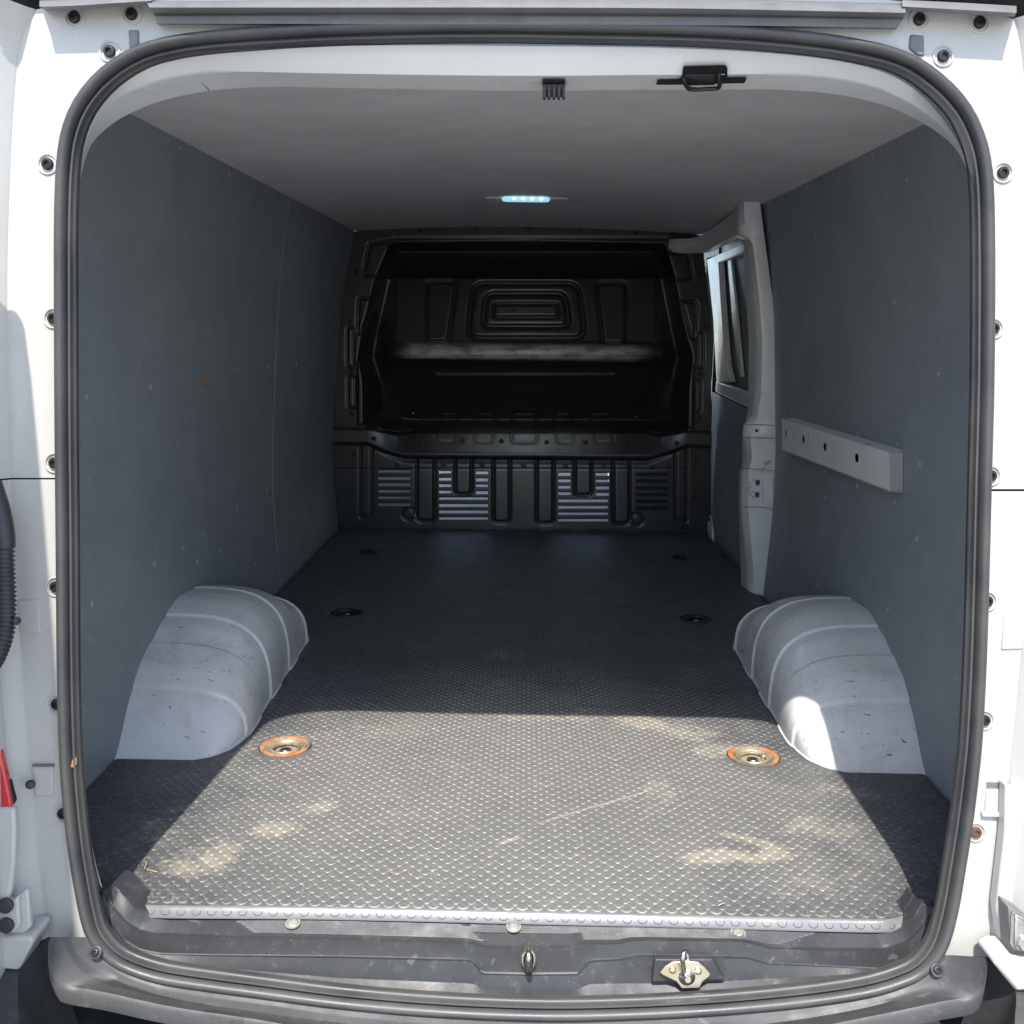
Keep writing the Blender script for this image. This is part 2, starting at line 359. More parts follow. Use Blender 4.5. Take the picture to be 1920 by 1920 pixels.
def copy_to(src, p, nrm, parent, kids=True, roll=0, label=None):
    c = src.copy(); scene.collection.objects.link(c); c.parent = parent
    c.matrix_world = Matrix.Translation(p) @ Vector(nrm).to_track_quat('Z', 'Y').to_matrix().to_4x4() @ Matrix.Rotation(roll, 4, 'Z')
    if 'label' in c and label is None: del c['label']
    if label: c['label'] = label
    return c

# ================================================================== GROUND (setting)
ground = obj('ground', [(-60, -60, -.62), (60, -60, -.62), (60, 60, -.62), (-60, 60, -.62)], [(0, 1, 2, 3)], concrete, None, None, kind='structure')

van = empty('cargo_van', (0, 0, -.62), label='white panel van seen from behind through its open rear doorway, cargo bay empty', category='van')
VI = Matrix.Translation((0, 0, .62)); bpy.context.view_layer.update()
def vp(o):   # keep world placement under the van's empty
    o.parent = van; o.matrix_parent_inverse = VI; return o
_link = link
def part(o): return vp(o)

# ---------------------------------------------------------------- seal loop (outer edge), pixels on the rear face
SEAL = [(960, 41), (1300, 48), (1500, 62), (1620, 80), (1700, 103), (1760, 142), (1808, 192), (1838, 250), (1854, 320), (1859, 450), (1858, 700), (1853, 900), (1848, 1100), (1843, 1250), (1836, 1380),
        (1829, 1450), (1819, 1530), (1805, 1620), (1790, 1705), (1770, 1772), (1738, 1815), (1700, 1838), (1620, 1862), (1480, 1882), (1300, 1897), (1100, 1905), (960, 1904), (800, 1896), (640, 1882), (500, 1864), (380, 1848), (300, 1835), (239, 1815), (203, 1793),
        (172, 1757), (158, 1720), (147, 1668), (134, 1590), (124, 1500), (117, 1400), (113, 1250), (111, 1000), (109, 800), (108, 600), (108, 420), (112, 310), (122, 245), (145, 190), (185, 140), (240, 100), (300, 77), (400, 61), (600, 48), (800, 42), (960, 41)]
NL = 260
loopB = resample([atS(*p) for p in SEAL], NL+1)[:-1]
cen = Vector((0, 0, .58))
def frame(i, loop):
    n = len(loop); t = (loop[(i+1) % n]-loop[i-1]).normalized(); out = t.cross(Vector((0, 1, 0))).normalized()
    if out.dot(loop[i]-cen) < 0: out = -out
    return out
outs = [frame(i, loopB) for i in range(NL)]
back = Vector((0, 1, 0))
# cross-section of the rubber: (outward, towards the viewer)
sec = []
for a in np.linspace(100, -70, 9): sec.append((-.0115+.0115*math.cos(rad(a+(-10))) , .012+.0105*math.sin(rad(a))))
sec = [(.0, -.002), (.001, .008), (-.002, .0155), (-.007, .0195), (-.0125, .0195), (-.0175, .0155), (-.0195, .008), (-.0205, .003), (-.0228, .003), (-.0238, .008), (-.0258, .0105), (-.0284, .0095), (-.0297, .005), (-.0300, .001), (-.0318, -.0005), (-.0335, -.003), (-.0335, -.006), (-.0315, -.0085), (-.0305, -.0100), (-.0305, -.02)]
rows = []
sec = [(o_*.74, v_*.85 if v_ > -.015 else -.013) for o_, v_ in sec]
for (o_, v_) in sec:
    rows.append([loopB[i]+outs[i]*o_-back*v_ for i in range(NL)])
v, f = loft(rows, closed=True)
seal = fix_normals(obj('door_seal', v, f, rubber, None, 50)); part(seal)

# ---------------------------------------------------------------- rear frame flange (white), outer boundary G
G = [(90, 1757), (76, 1640), (65, 1510), (55, 1430), (41, 1240), (28, 1060), (21, 900), (16, 700), (14, 520), (18, 365), (26, 200), (40, 75), (68, 18)]
GR = [(1851, 1794), (1861, 1720), (1872, 1615), (1884, 1535), (1893, 1440), (1905, 1320), (1916, 1200), (1924, 1060), (1931, 900), (1936, 700), (1938, 500), (1934, 330), (1925, 200), (1912, 80), (1900, 35)]
GR = GR[::-1]
Gpx = G+[(280, -6), (640, -18), (960, -22), (1300, -16), (1690, 2)]+GR
# matching seal-edge stretch, from bottom left up and over to bottom right
Bpx = [(172, 1757), (158, 1720), (147, 1668), (134, 1590), (124, 1500), (117, 1400), (113, 1250), (111, 1000), (109, 800), (108, 600), (108, 420), (112, 310), (122, 245), (145, 190), (185, 140), (240, 100), (300, 77), (400, 61), (600, 48), (800, 42), (960, 41), (1300, 48), (1500, 62), (1620, 80), (1700, 103), (1760, 142), (1808, 192), (1838, 250), (1854, 320), (1859, 450), (1858, 700), (1853, 900), (1848, 1100), (1843, 1250), (1836, 1380), (1829, 1450), (1819, 1530), (1805, 1620), (1790, 1705), (1764, 1791)]
def subloft(bpx, gpx, n, m, off=0.0, boff=0.0):
    A = resample([atS(*p, off) for p in bpx], n); Bq = resample([atS(*p, off) for p in gpx], n)
    rows = []
    for t in np.linspace(0, 1, m):
        rows.append([a.lerp(q, t) for a, q in zip(A, Bq)])
    for r in rows:
        for p in r: p.y = Sy(p.x, p.z)+off
    return rows
def inset(rows):  # let the flange run a little under the rubber
    n = len(rows[0]); first = [rows[0][i].lerp(rows[1][i], -.25) for i in range(n)]
    return [first]+rows
def split_px(lst, y, upper):
    return [p for p in lst if (p[1] < y if upper else p[1] > y)]
lower_l = (inset(subloft([p for p in Bpx if p[0] < 300 and p[1] > 880 and p[1] != 1000][:7]+[(110, 899)], [p for p in G if p[1] > 899]+[(21, 899)], 40, 6)))
lower_r = (inset(subloft([(1853, 921)]+[p for p in Bpx if p[0] > 1700 and p[1] > 1000], [(1930, 921)]+[p for p in GR if p[1] > 930], 40, 6)))
iB0 = [p for p in Bpx if p[1] < 896 or (300 < p[0] < 1700)]
iB = [(110, 896)]+[p for p in Bpx if (p[0] < 960 and p[1] < 896)]+[p for p in Bpx if (p[0] >= 960 and p[1] < 915)]
iG = [(21, 896)]+[p for p in G if p[1] < 896]+[(280, -6), (640, -18), (960, -22), (1300, -16), (1690, 2)]+[p for p in GR if p[1] < 890]+[(1931, 917)]
iB.append((1853, 917))
upper = inset(subloft(iB, iG, 150, 6))
frame_parts = [loft(lower_l), loft(lower_r), loft(upper)]
# rolled outer edge and the side wall of the doorway coming back towards the viewer, then the outer skin
def side_wall(gpx, s, n=40):
    A = resample([atS(*p) for p in gpx], n)
    r1 = [p+Vector((s*.002, -.004, 0)) for p in A]; r2 = [p+Vector((s*.006, -.008, 0)) for p in A]
    r3 = [p+Vector((s*.024, -.045, 0)) for p in A]; r4 = [p+Vector((s*.055, -.075, 0)) for p in A]; r5 = [p+Vector((s*.09, -.06, 0)) for p in A]
    r6 = [p+Vector((s*.17, .10, 0)) for p in A]; r7 = [Vector((s*.97, .6, p.z)) for p in A]; r8 = [Vector((s*.97, 4.2, p.z)) for p in A]
    return loft([A, r1, r2, r3, r4, r5, r6, r7, r8])
frame_parts += [side_wall([p for p in G if p[1] > 899]+[(21, 899)], -1), side_wall([(21, 896)]+[p for p in G if p[1] < 896], -1),
                side_wall([p for p in GR if p[1] < 917]+[(1931, 917)], 1), side_wall([(1930, 921)]+[p for p in GR if p[1] > 930], 1)]
fr = fix_normals(obj('rear_door_frame', *join(frame_parts), white_paint, None, 40)); part(fr)
# dark backing behind the body seam (a real gap in the sheet)
bk = []
for a, q in (((-10, 898), (120, 898)), ((1840, 919), (1940, 919))):
    p0, p1 = atS(*a, .006), atS(*q, .006); bk.append(prism([p0+Vector((0, 0, .012)), p1+Vector((0, 0, .012)), p1-Vector((0, 0, .012)), p0-Vector((0, 0, .012))], Vector((0, .004, 0))))
[part(obj('seam_backing', *q, dark_hole, None)) for q in bk]

# inner header: light band, crease, underside
C_px = [(141, 480), (142, 400), (143, 345), (150, 265), (175, 203), (230, 143), (300, 108), (380, 95), (640, 86), (960, 86), (1280, 91), (1500, 105), (1640, 130), (1720, 172), (1780, 240), (1815, 310), (1829, 370), (1832, 430), (1832, 500)]
D_px = [(142, 480), (143, 420), (146, 350), (163, 262), (205, 195), (285, 155), (355, 139), (420, 134), (640, 138), (960, 142), (1280, 140), (1480, 140), (1600, 153), (1680, 180), (1760, 232), (1806, 300), (1827, 380), (1831, 430), (1831, 500)]
E_px = [(143, 480), (145, 400), (149, 345), (168, 277), (203, 238), (245, 212), (300, 190), (388, 171), (500, 163), (640, 165), (960, 170), (1280, 168), (1450, 168), (1560, 176), (1650, 195), (1722, 226), (1782, 268), (1810, 312), (1823, 360), (1829, 430), (1830, 500)]
NH = 120
rC0 = resample([atS(*p, .0) for p in C_px], NH); rC = resample([atS(*p, .012) for p in C_px], NH)
rD = resample([atS(*p, .045) for p in D_px], NH); rE = resample([atS(*p, .115) for p in E_px], NH)
rD0 = [a.lerp(q, .12)+Vector((0, 0, -.000)) for a, q in zip(rD, rC)]; rD1 = [a.lerp(q, .10) for a, q in zip(rD, rE)]
rF = []
for p in rE:
    s = 1 if p.x > 0 else -1
    q = p.copy(); q.y += .01
    k = (p-cen).normalized(); q += Vector((k.x*.14, 0, k.z*.14)); rF.append(q)
hdr = fix_normals(obj('inner_header', *loft([rC0, rC, rD0, rD, rD1, rE, rF]), header_lit_paint, None, 28)); part(hdr)
# side and lower returns behind the rubber, out to the lining
sp = []
for s, pts in ((-1, [(141, 470), (143, 700), (144, 900), (146, 1200), (150, 1400), (160, 1500), (175, 1600), (192, 1665)]), (1, [(1832, 480), (1830, 700), (1826, 900), (1820, 1200), (1812, 1380), (1800, 1470), (1782, 1600), (1760, 1690)])):
    A = resample([atS(*p, .01) for p in pts], 30)
    Bq = [Vector((s*(wall_x(-.05, p.z)-.0), -.05, p.z)) for p in A]; Cq = [Vector((s*(wall_x(0, p.z)+.03), .0, p.z)) for p in A]
    sp.append(loft([A, Bq, Cq]))
[part(obj('side_return', *q, white_paint, None, 60)) for q in sp]

# small welded lines on the header
for (a, q, w) in (((353, 104), (362, 135), 0), ((362, 136), (392, 169), 1), ((1610, 124), (1611, 152), 0)):
    o1 = .03 if w == 0 else .05
    pts = [atS(a[0], a[1], .022 if w == 0 else .046), atS(q[0], q[1], .044 if w == 0 else .112)]
    part(tube('panel_joint', pts, .0009, gutter_mat, None, 6))

# ---------------------------------------------------------------- top: drip rail rubber and third-lamp style rubber strip
def px_bar(name, rows_px, offs, mat, n=60, sm=35, **p):
    rows = [resample([atS(a, b_, o_) for a, b_ in r], n) for r, o_ in zip(rows_px, offs)]
    v, f = loft(rows); return part(fix_normals(obj(name, v, f, mat, None, sm, **p)))
px_bar('top_rubber_strip', [[(276, 4), (640, -2), (960, -6), (1300, -3), (1696, 8)], [(275, 3), (640, 1), (960, 0), (1300, 2), (1697, 14)], [(277, 7), (640, 7), (960, 7), (1300, 9), (1698, 18)], [(280, 14), (640, 14), (960, 14), (1300, 16), (1698, 24)], [(286, 22), (640, 20), (960, 21), (1300, 23), (1697, 28)], [(289, 25), (640, 23), (960, 24), (1300, 26), (1696, 31)],
       [(289, 27), (640, 25), (960, 26), (1300, 28), (1694, 33)], [(290, 30), (640, 30), (960, 31), (1300, 32), (1692, 37)], [(294, 44), (640, 45), (960, 46), (1300, 47), (1683, 52)], [(296, 46), (640, 47), (960, 48), (1300, 50), (1680, 55)]],
       [.0, -.028, -.036, -.036, -.028, -.018, -.014, -.016, -.016, .0], gutter_mat, 70, 25, label='long grey rubber strip above the rear doorway')
for nm, top, bot in (('drip_rail', [(74, 4), (140, 2), (200, -3), (284, -8)], [(84, 19), (140, 17), (200, 14), (284, 9)]), ('drip_rail', [(1692, 3), (1800, 8), (1906, 14)], [(1692, 19), (1800, 26), (1902, 32)])):
    A = [atS(*p, .0) for p in top]; q = [(a[0], (a[1]+b_[1])/2) for a, b_ in zip(top, bot)]
    rows = [resample(x, 24) for x in (A, [atS(a, b_-3, -.026) for a, b_ in top], [atS(a, b_+1, -.034) for a, b_ in q], [atS(*p, -.026) for p in bot], [atS(*p, .004) for p in bot])]
    part(fix_normals(obj(nm, *loft(rows), gutter_mat, None, 40)))
for pts in ([(240, 56), (259, 55), (259, 84), (242, 92)], [(1708, 64), (1733, 66), (1734, 104), (1722, 104), (1705, 90)]):
    fr_ = [atS(*p, -.003) for p in pts]; part(bevelled(obj('sealant_dab', *prism(fr_, Vector((0, .006, 0))), gutter_mat, None, 30), .002))
# roof overhang, behind and above the strip (throws the shade on the top of the frame)
rows = [[], [], [], [], []]
for i, x in enumerate(np.linspace(-.90, .90, 30)):
    zt = 1.372-.055*abs(x/.90)**4; yS = Sy(x, 1.31)
    rows[0].append(Vector((x, yS+.03, zt-.035))); rows[1].append(Vector((x, yS-.045, zt-.030))); rows[2].append(Vector((x, yS-.050, zt-.012))); rows[3].append(Vector((x, yS+.05, zt+.02))); rows[4].append(Vector((x*1.08, .25, 1.395)))
part(fix_normals(obj('roof_lip', *loft(rows), white_paint, None, 40)))
rows = []
for y in np.linspace(-.12, 3.06, 8):
    rows.append([Vector((x, y, 1.40+.10*(1-abs(x/.98)**3) - (.06 if y < 0 else 0))) for x in np.linspace(-.98, .98, 18)])
part(fix_normals(obj('roof', *loft(rows), white_paint, None, 60)))

# ---------------------------------------------------------------- frame bolts in round recesses
def bolt_set():
    ring = lathe_mesh('bolt_recess', [(.0125, -.001), (.0128, .0010), (.0118, .0016), (.0108, .0012), (.0100, -.0015), (.0065, -.0005)], 24, False)
    hd = lathe_mesh('bolt', [(.0072, -.002), (.0072, .0022), (.0062, .0034), (.0040, .0038), (.0036, .0038), (.0033, .0012), (.0012, .0012)], 14)
    return ring, hd
ringM, headM = bolt_set(); ringM.materials.append(white_paint); headM.materials.append(bolt_black)
headR = headM.copy(); headR.materials.clear(); headR.materials.append(rust)
for me in (ringM, headM, headR): me.polygons.foreach_set('use_smooth', [True]*len(me.polygons)); me.set_sharp_from_angle(angle=rad(40))
JB = [(90, 308), (101, 597), (103, 868), (105, 1100), (107, 1320), (119, 1525), (206, 97), (140, 33), (247, 27), (1723, 37), (1836, 43), (1768, 106), (1880, 324), (1862, 616), (1857, 892), (1850, 1127), (1845, 1350), (1829, 1560)]
for i, p in enumerate(JB):
    q = atS(*p); n = Vector((-.16*q.x/.7**2*.0, -1, .105)).normalized()
    r = bpy.data.objects.new('bolt_recess', ringM); scene.collection.objects.link(r); part(r)
    h = bpy.data.objects.new('bolt', headR if i == 17 else headM); scene.collection.objects.link(h); h.parent = r
    if i == 17: h['label'] = 'rusty bolt'
    big = 1.12 if i < 11 else 1.1
    r.matrix_world = Matrix.Translation(q-Vector((0, .0006, 0))) @ n.to_track_quat('Z', 'Y').to_matrix().to_4x4() @ Matrix.Diagonal((big, big, big, 1))

# recess for the door check on each side, embossed rectangles
def px_prism(name, pts, off, depth, mat, parent=None, bev=0, **p):
    o = fix_normals(obj(name, *prism([atS(a, b_, off) for a, b_ in pts], Vector((0, depth, 0))), mat, None, 30, **p))
    part(o) if parent is None else None
    if bev: bevelled(o, bev)
    return o
px_prism('bump_stop_pocket', [(60, 1436), (99, 1436), (100, 1493), (66, 1493)], -.0025, .004, white_paint, bev=.0015)
px_prism('pocket_shadow_edge', [(60, 1434), (100, 1434), (100, 1438), (60, 1438)], -.004, .004, gutter_mat)
px_prism('bump_stop_pocket', [(1850, 1480), (1879, 1480), (1878, 1523), (1846, 1523)], -.0025, .004, white_paint, bev=.0015)
px_prism('pocket_shadow_edge', [(1850, 1467), (1890, 1467), (1889, 1479), (1850, 1479)], -.001, .002, gutter_mat)
px_prism('pocket_shelf', [(1842, 1523), (1885, 1525), (1884, 1534), (1842, 1533)], -.006, .006, white_paint, bev=.002)
for pts in ([(33, 1126), (71, 1126), (76, 1188), (38, 1188)], [(1884, 1154), (1926, 1155), (1920, 1217), (1878, 1218)]):
    px_prism('pressed_rectangle', pts, -.0022, .003, white_paint, bev=.0012)
def knob(px, py, off, r, mat, name):
    q = atS(px, py, off); v, f = [], []
    me = lathe_mesh(name, [(r, 0), (r*1.05, r*.4), (r*.8, r*.9), (r*.3, r*1.1)], 10); o = link(name, me, mat, None, 40); part(o)
    o.matrix_world = Matrix.Translation(q) @ Vector((.6 if px < 900 else -.6, -1, 0)).to_track_quat('Z', 'Y').to_matrix().to_4x4(); return o
knob(57, 1470, -.014, .0065, black_plastic, 'bump_stop'); knob(1892, 1505, -.014, .0065, rust, 'bump_stop')['label'] = 'rusty bump stop'

# ---------------------------------------------------------------- lower left and right corners: lamp, hinge pockets
lampo = px_prism('tail_lamp', [(-60, 1300), (-14, 1345), (-3, 1400), (10, 1455), (22, 1515), (-60, 1513)], -.055, .012, lamp_red, bev=.003)
px_prism('lamp_gap', [(17, 1462), (20, 1462), (30, 1500), (26, 1508)], -.052, .003, dark_hole)
px_prism('rear_corner_skin', [(-60, 1516), (26, 1516), (28, 1560), (26, 1620), (20, 1670), (12, 1697), (-60, 1697)], -.060, .012, white_paint, bev=.004)
def hinge(s):
    if s < 0:
        pk = px_prism('hinge_pocket', [(-60, 1700), (30, 1690), (44, 1668), (52, 1668), (57, 1740), (44, 1752), (-60, 1757)], -.050, .01, white_paint, bev=.003)
        lf = px_prism('hinge_leaf', [(-40, 1690), (22, 1690), (33, 1680), (37, 1735), (28, 1749), (-40, 1749)], -.060, .014, white_paint, bev=.003)
        bl = [(12, 1697), (13, 1734)]
    else:
        pk = px_prism('hinge_pocket', [(1891, 1700), (1960, 1740), (1960, 1800), (1896, 1792)], -.050, .03, gutter_mat, bev=.003)
        lf = px_prism('hinge_leaf', [(1904, 1716), (1960, 1745), (1960, 1790), (1902, 1783)], -.062, .014, steel, bev=.003)
        bl = [(1921, 1767)]
    for q in bl:
        me = lathe_mesh('hinge_bolt', [(.0105, 0), (.0105, .004), (.009, .0055), (.003, .006)], 18); o = link('hinge_bolt', me, black_plastic if s < 0 else steel, None, 40); o.parent = lf
        o.matrix_world = Matrix.Translation(atS(*q, -.061)) @ Vector((0, -1, .1)).to_track_quat('Z', 'Y').to_matrix().to_4x4()
hinge(-1); hinge(1)
# sloping white foot under each hinge
px_prism('corner_foot', [(-60, 1757), (60, 1757), (62, 1768), (34, 1821), (-60, 1812)], -.058, .05, white_paint, bev=.004)
px_prism('corner_foot', [(1880, 1795), (1862, 1806), (1906, 1860), (1990, 1856), (1990, 1795)], -.058, .05, white_paint, bev=.004)
px_prism('corner_panel', [(1886, 1470), (1925, 1492), (1990, 1530), (1990, 1792), (1880, 1794), (1868, 1700), (1884, 1560)], -.022, .02, white_paint, bev=.003)

# wiring conduit at the left hinge side
cond = [atS(-14, 905, -.06), atS(-6, 935, -.062), atS(2, 965, -.064), atS(8, 1000, -.066), atS(9, 1025, -.066)]
part(tube('conduit_boot', resample(cond, 14), .0135, black_plastic, None, 14, rad_fn=lambda i: .0115+.0015*min(i/4, 1)))
cp = resample([atS(9, 1025, -.066), atS(10, 1070, -.067), atS(12, 1120, -.068), atS(11, 1165, -.068), atS(5, 1200, -.068), atS(-12, 1240, -.066), atS(-40, 1275, -.06)], 133)
part(tube('conduit', cp, .012, black_plastic, None, 16, rad_fn=lambda i: .0122 if (i % 4) in (0, 1) else .0098, label='ribbed black wiring conduit'))
o = part(link('conduit_clip', lathe_mesh('conduit_clip', [(.005, 0), (.006, .006), (.003, .010)], 10), black_plastic, None, 40)); o.matrix_world = Matrix.Translation(atS(26, 1163, -.066)) @ Vector((1, -.4, 0)).to_track_quat('Z', 'Y').to_matrix().to_4x4()

# rear doors, folded wide open, outside the picture
def door(s, hx, hy, dx):
    dr = empty('rear_door'); part(dr)
    h = Vector((hx, hy, 0)); d_ = Vector((dx, -1, 0)).normalized(); n_ = Vector((s, 0, 0))
    outl = [(0, -.12), (.74, -.12), (.74, 1.24), (.60, 1.27), (.30, 1.25), (.17, 1.215), (.08, 1.15), (0, 1.03)]
    o = fix_normals(obj('door_panel', *prism([h+d_*u+Vector((0, 0, z)) for u, z in outl], n_*.045), white_paint, dr, 30)); bevelled(o, .008)
    o = fix_normals(obj('door_inner_board', *prism([h+d_*u+Vector((0, 0, z))-n_*.004 for u, z in ((.10, .02), (.66, .02), (.66, .60), (.10, .60))], n_*.003), lining, dr, 30))
door(-1, -.700, -.31, .035); door(1, .80, -.33, .35)

# ---------------------------------------------------------------- sill cover (grey plastic step)
NS = 300
P0 = [(207, 1661), (214, 1662), (223, 1668), (236, 1682), (252, 1700), (285, 1713), (600, 1718), (960, 1728), (1383, 1740), (1640, 1744), (1690, 1735), (1715, 1716), (1728, 1694)]
P1 = [(193, 1670), (197, 1680), (208, 1698), (232, 1722), (262, 1744), (290, 1750), (380, 1754), (640, 1760), (880, 1767), (893, 1772), (908, 1775), (990, 1776), (1073, 1775), (1090, 1769), (1160, 1768), (1185, 1762), (1210, 1761), (1395, 1764), (1420, 1770), (1445, 1777), (1560, 1779), (1660, 1779), (1700, 1765), (1728, 1738), (1752, 1704)]
P2 = [(185, 1690), (205, 1725), (235, 1765), (265, 1782), (300, 1789), (400, 1791), (640, 1793), (880, 1799), (890, 1806), (903, 1825), (990, 1827), (1083, 1826), (1096, 1812), (1108, 1800), (1160, 1798), (1190, 1791), (1222, 1790), (1330, 1792), (1400, 1794), (1440, 1806), (1560, 1812), (1660, 1818), (1700, 1808), (1732, 1775), (1757, 1730)]
P3 = [(182, 1700), (205, 1737), (235, 1775), (265, 1797), (300, 1803), (400, 1814), (640, 1834), (880, 1844), (892, 1846), (905, 1856), (990, 1858), (1080, 1858), (1092, 1850), (1108, 1845), (1160, 1844), (1222, 1844), (1240, 1844), (1340, 1841), (1440, 1835), (1560, 1829), (1650, 1823), (1700, 1814), (1735, 1783), (1760, 1738)]
P4 = [(178, 1705), (200, 1745), (230, 1782), (262, 1805), (300, 1818), (400, 1830), (640, 1850), (880, 1866), (900, 1868), (990, 1869), (1080, 1869), (1160, 1866), (1300, 1860), (1440, 1850), (1560, 1840), (1650, 1830), (1700, 1820), (1740, 1790), (1765, 1745)]
def endt(n): t = np.linspace(0, 1, n); return .5*t+.5*(.5-.5*np.cos(np.pi*t)) if False else (.5-.5*np.cos(np.pi*t))
def rsx(pts, n, fn):   # resample by pixel x so that jogs stay aligned between rows
    xs = np.array([p[0] for p in pts], float); ys = np.array([p[1] for p in pts], float)
    t = endt(n); u = xs[0]+(xs[-1]-xs[0])*t
    return [fn(a, b_) for a, b_ in zip(u, np.interp(u, xs, ys))]
def sill_row(pts, fn): return rsx(pts, NS, fn)
r0b = sill_row(P0, lambda a, b_: atS(a, b_, .0)+Vector((0, .0, 0)))
r0 = [atZ(*p, float(np.interp(p[0], [207, 240, 285, 320, 1640, 1690, 1715, 1728], [.034, .016, -.010, -.014, -.014, -.008, .014, .030]))) for p in zip(P0[0][0]+(P0[-1][0]-P0[0][0])*endt(NS), np.interp(P0[0][0]+(P0[-1][0]-P0[0][0])*endt(NS), [p[0] for p in P0], [p[1] for p in P0]))]
r1 = sill_row(P1, lambda a, b_: atS(a, b_, .038)); r2 = sill_row(P2, lambda a, b_: atS(a, b_, .033)); r3 = sill_row(P3, lambda a, b_: atS(a, b_, .026)); r4 = sill_row(P4, lambda a, b_: atS(a, b_, .017))
rm1 = [p+Vector((0, .05, -.004)) for p in r0]
rows = [rm1, r0]
NR = 22
for k in range(1, NR):
    t = k/NR; row = []
    for i, (a, q) in enumerate(zip(r0, r1)):
        p = a.lerp(q, t); x = p.x
        rib = (.0014 if k % 2 else 0) if (.06 < t < .80 and ((-.40+.0*t < x-(t-.5)*.06 < -.06) or (.10 < x < .46-(t)*.1) or (-.07 < x < .11 and t < .45))) else .0007
        row.append(p+Vector((0, 0, -rib)))
    rows.append(row)
def lerp_rows(a, b_, t): return [p.lerp(q, t) for p, q in zip(a, b_)]
edge = lerp_rows(r0, r1, .93)
rows += [edge, [p+Vector((0, -.0008, .0004)) for p in r1], lerp_rows(r1, r2, .09), lerp_rows(r1, r2, .93), [p+Vector((0, -.0012, .0006)) for p in r2], lerp_rows(r2, r3, .09), lerp_rows(r2, r3, .95), r3, r4, [p+Vector((0, .0, -.05)) for p in r4]]
sill = fix_normals(obj('sill_cover', *loft(rows), sill_plastic, None, 22)); part(sill)
# end caps of the two raised arms
for s, row in ((-1, 0), (1, NS-1)):
    cap = [r[row] for r in rows[1:-1]]
    o = fix_normals(obj('sill_arm_end', *prism([cap[0], cap[len(cap)//3], edge[row], r1[row], r2[row], r3[row], r4[row]], Vector((s*.004, .02, -.004))), sill_plastic, None, 40)); o.parent = sill
# screws of the sill
scr = lathe_mesh('screw', [(.0130, -.001), (.0130, .0012), (.0105, .0016), (.0095, -.001), (.0092, .0005), (.0075, .0030), (.0035, .0036), (.0030, .0015), (.001, .0015)], 20); scr.materials.append(simple('dull_screw', (.52, .50, .44), .45, .5, .3, 60, .2, 300))
scr.polygons.foreach_set('use_smooth', [True]*len(scr.polygons)); scr.set_sharp_from_angle(angle=rad(35))
for p in ((549, 1731), (963, 1738), (1384, 1750)):
    o = bpy.data.objects.new('screw', scr); scene.collection.objects.link(o); o.parent = sill
    q = atZ(*p, -.0155); o.matrix_world = Matrix.Translation(q) @ Vector((0, -.15, 1)).to_track_quat('Z', 'Y').to_matrix().to_4x4() @ Matrix.Diagonal((.85, .85, .6, 1))

# dirt ledge between sill and rubber: part of the frame, painted rubber colour
rows = [[p for p in r4], [p+Vector((0, -.006, -.004)) for p in r4], [p+Vector((0, -.012, -.02)) for p in r4]]
part(fix_normals(obj('sill_ledge', *loft(rows), rubber, None, 40)))

# latch opening and latch claw in the middle
lc = atS(990, 1800, .036)
latch = empty('latch', parent=None); part(latch)
def oval(c, rx, rz, n=20, tilt=Vector((0, 0, 1))): return [c+Vector((rx*math.cos(2*math.pi*k/n), 0, 0))+tilt*rz*math.sin(2*math.pi*k/n) for k in range(n)]
o = fix_normals(obj('latch_housing', *prism(oval(atS(991, 1801, .022), .0115, .0165), Vector((0, .02, 0))), zinc, latch, 40)); bevelled(o, .002)
o = fix_normals(obj('latch_slot', *prism(oval(atS(991, 1802, .0205), .0075, .0160), Vector((0, .01, 0))), dark_hole, latch, 40))
pts = [atS(991, 1783, .026), atS(991, 1786, .010), atS(991, 1795, .004), atS(991, 1806, .008), atS(992, 1818, .016)]
tube('latch_claw', resample(pts, 12), .0045, steel, latch, 10)
o = fix_normals(obj('latch_tip', *prism([atS(984, 1815, .012), atS(998, 1815, .012), atS(995, 1831, .016), atS(989, 1831, .016)], Vector((0, .008, 0))), bolt_black, latch, 30)); bevelled(o, .001)

# lower striker: zinc plate with an upright loop and two rivets, in its own pocket
pk = px_prism('striker_pocket', [(1228, 1799), (1336, 1799), (1360, 1838), (1222, 1842)], .017, .01, sill_plastic, bev=.002)
stk = empty('striker'); part(stk)
pl = [(1237, 1824), (1247, 1812), (1262, 1804), (1288, 1802), (1310, 1804), (1322, 1814), (1333, 1826), (1330, 1832), (1318, 1841), (1312, 1853), (1278, 1854), (1268, 1841), (1243, 1829)]
o = fix_normals(obj('striker_plate', *prism([atS(a, b_, .010-(.02 if b_ > 1838 else 0)*0) for a, b_ in pl], Vector((0, .006, -.001))), zinc, stk, 30)); bevelled(o, .0012); spl = o
for p in ((1261, 1819), (1309, 1821)):
    o = link('rivet', lathe_mesh('rivet', [(.0052, 0), (.0052, .001), (.004, .0026), (.0015, .003)], 14), zinc, spl, 50); o.matrix_world = Matrix.Translation(atS(*p, .0098)) @ Vector((0, -1, .1)).to_track_quat('Z', 'Y').to_matrix().to_4x4()
lp = [atS(1283, 1830, .010), atS(1281, 1812, -.004), atS(1280, 1796, -.014), atS(1283, 1785, -.010), atS(1286, 1782, .002), atS(1289, 1788, .012), atS(1290, 1800, .016), atS(1290, 1815, .014)]
tube('striker_loop', resample(lp, 24), .0038, steel, stk, 12)
o = link('striker_foot', lathe_mesh('striker_foot', [(.012, 0), (.011, .002), (.006, .004), (.0042, .009)], 20), steel, stk, 50); o.matrix_world = Matrix.Translation(atS(1288, 1832, .0095)) @ Vector((0, -1, .2)).to_track_quat('Z', 'Y').to_matrix().to_4x4()

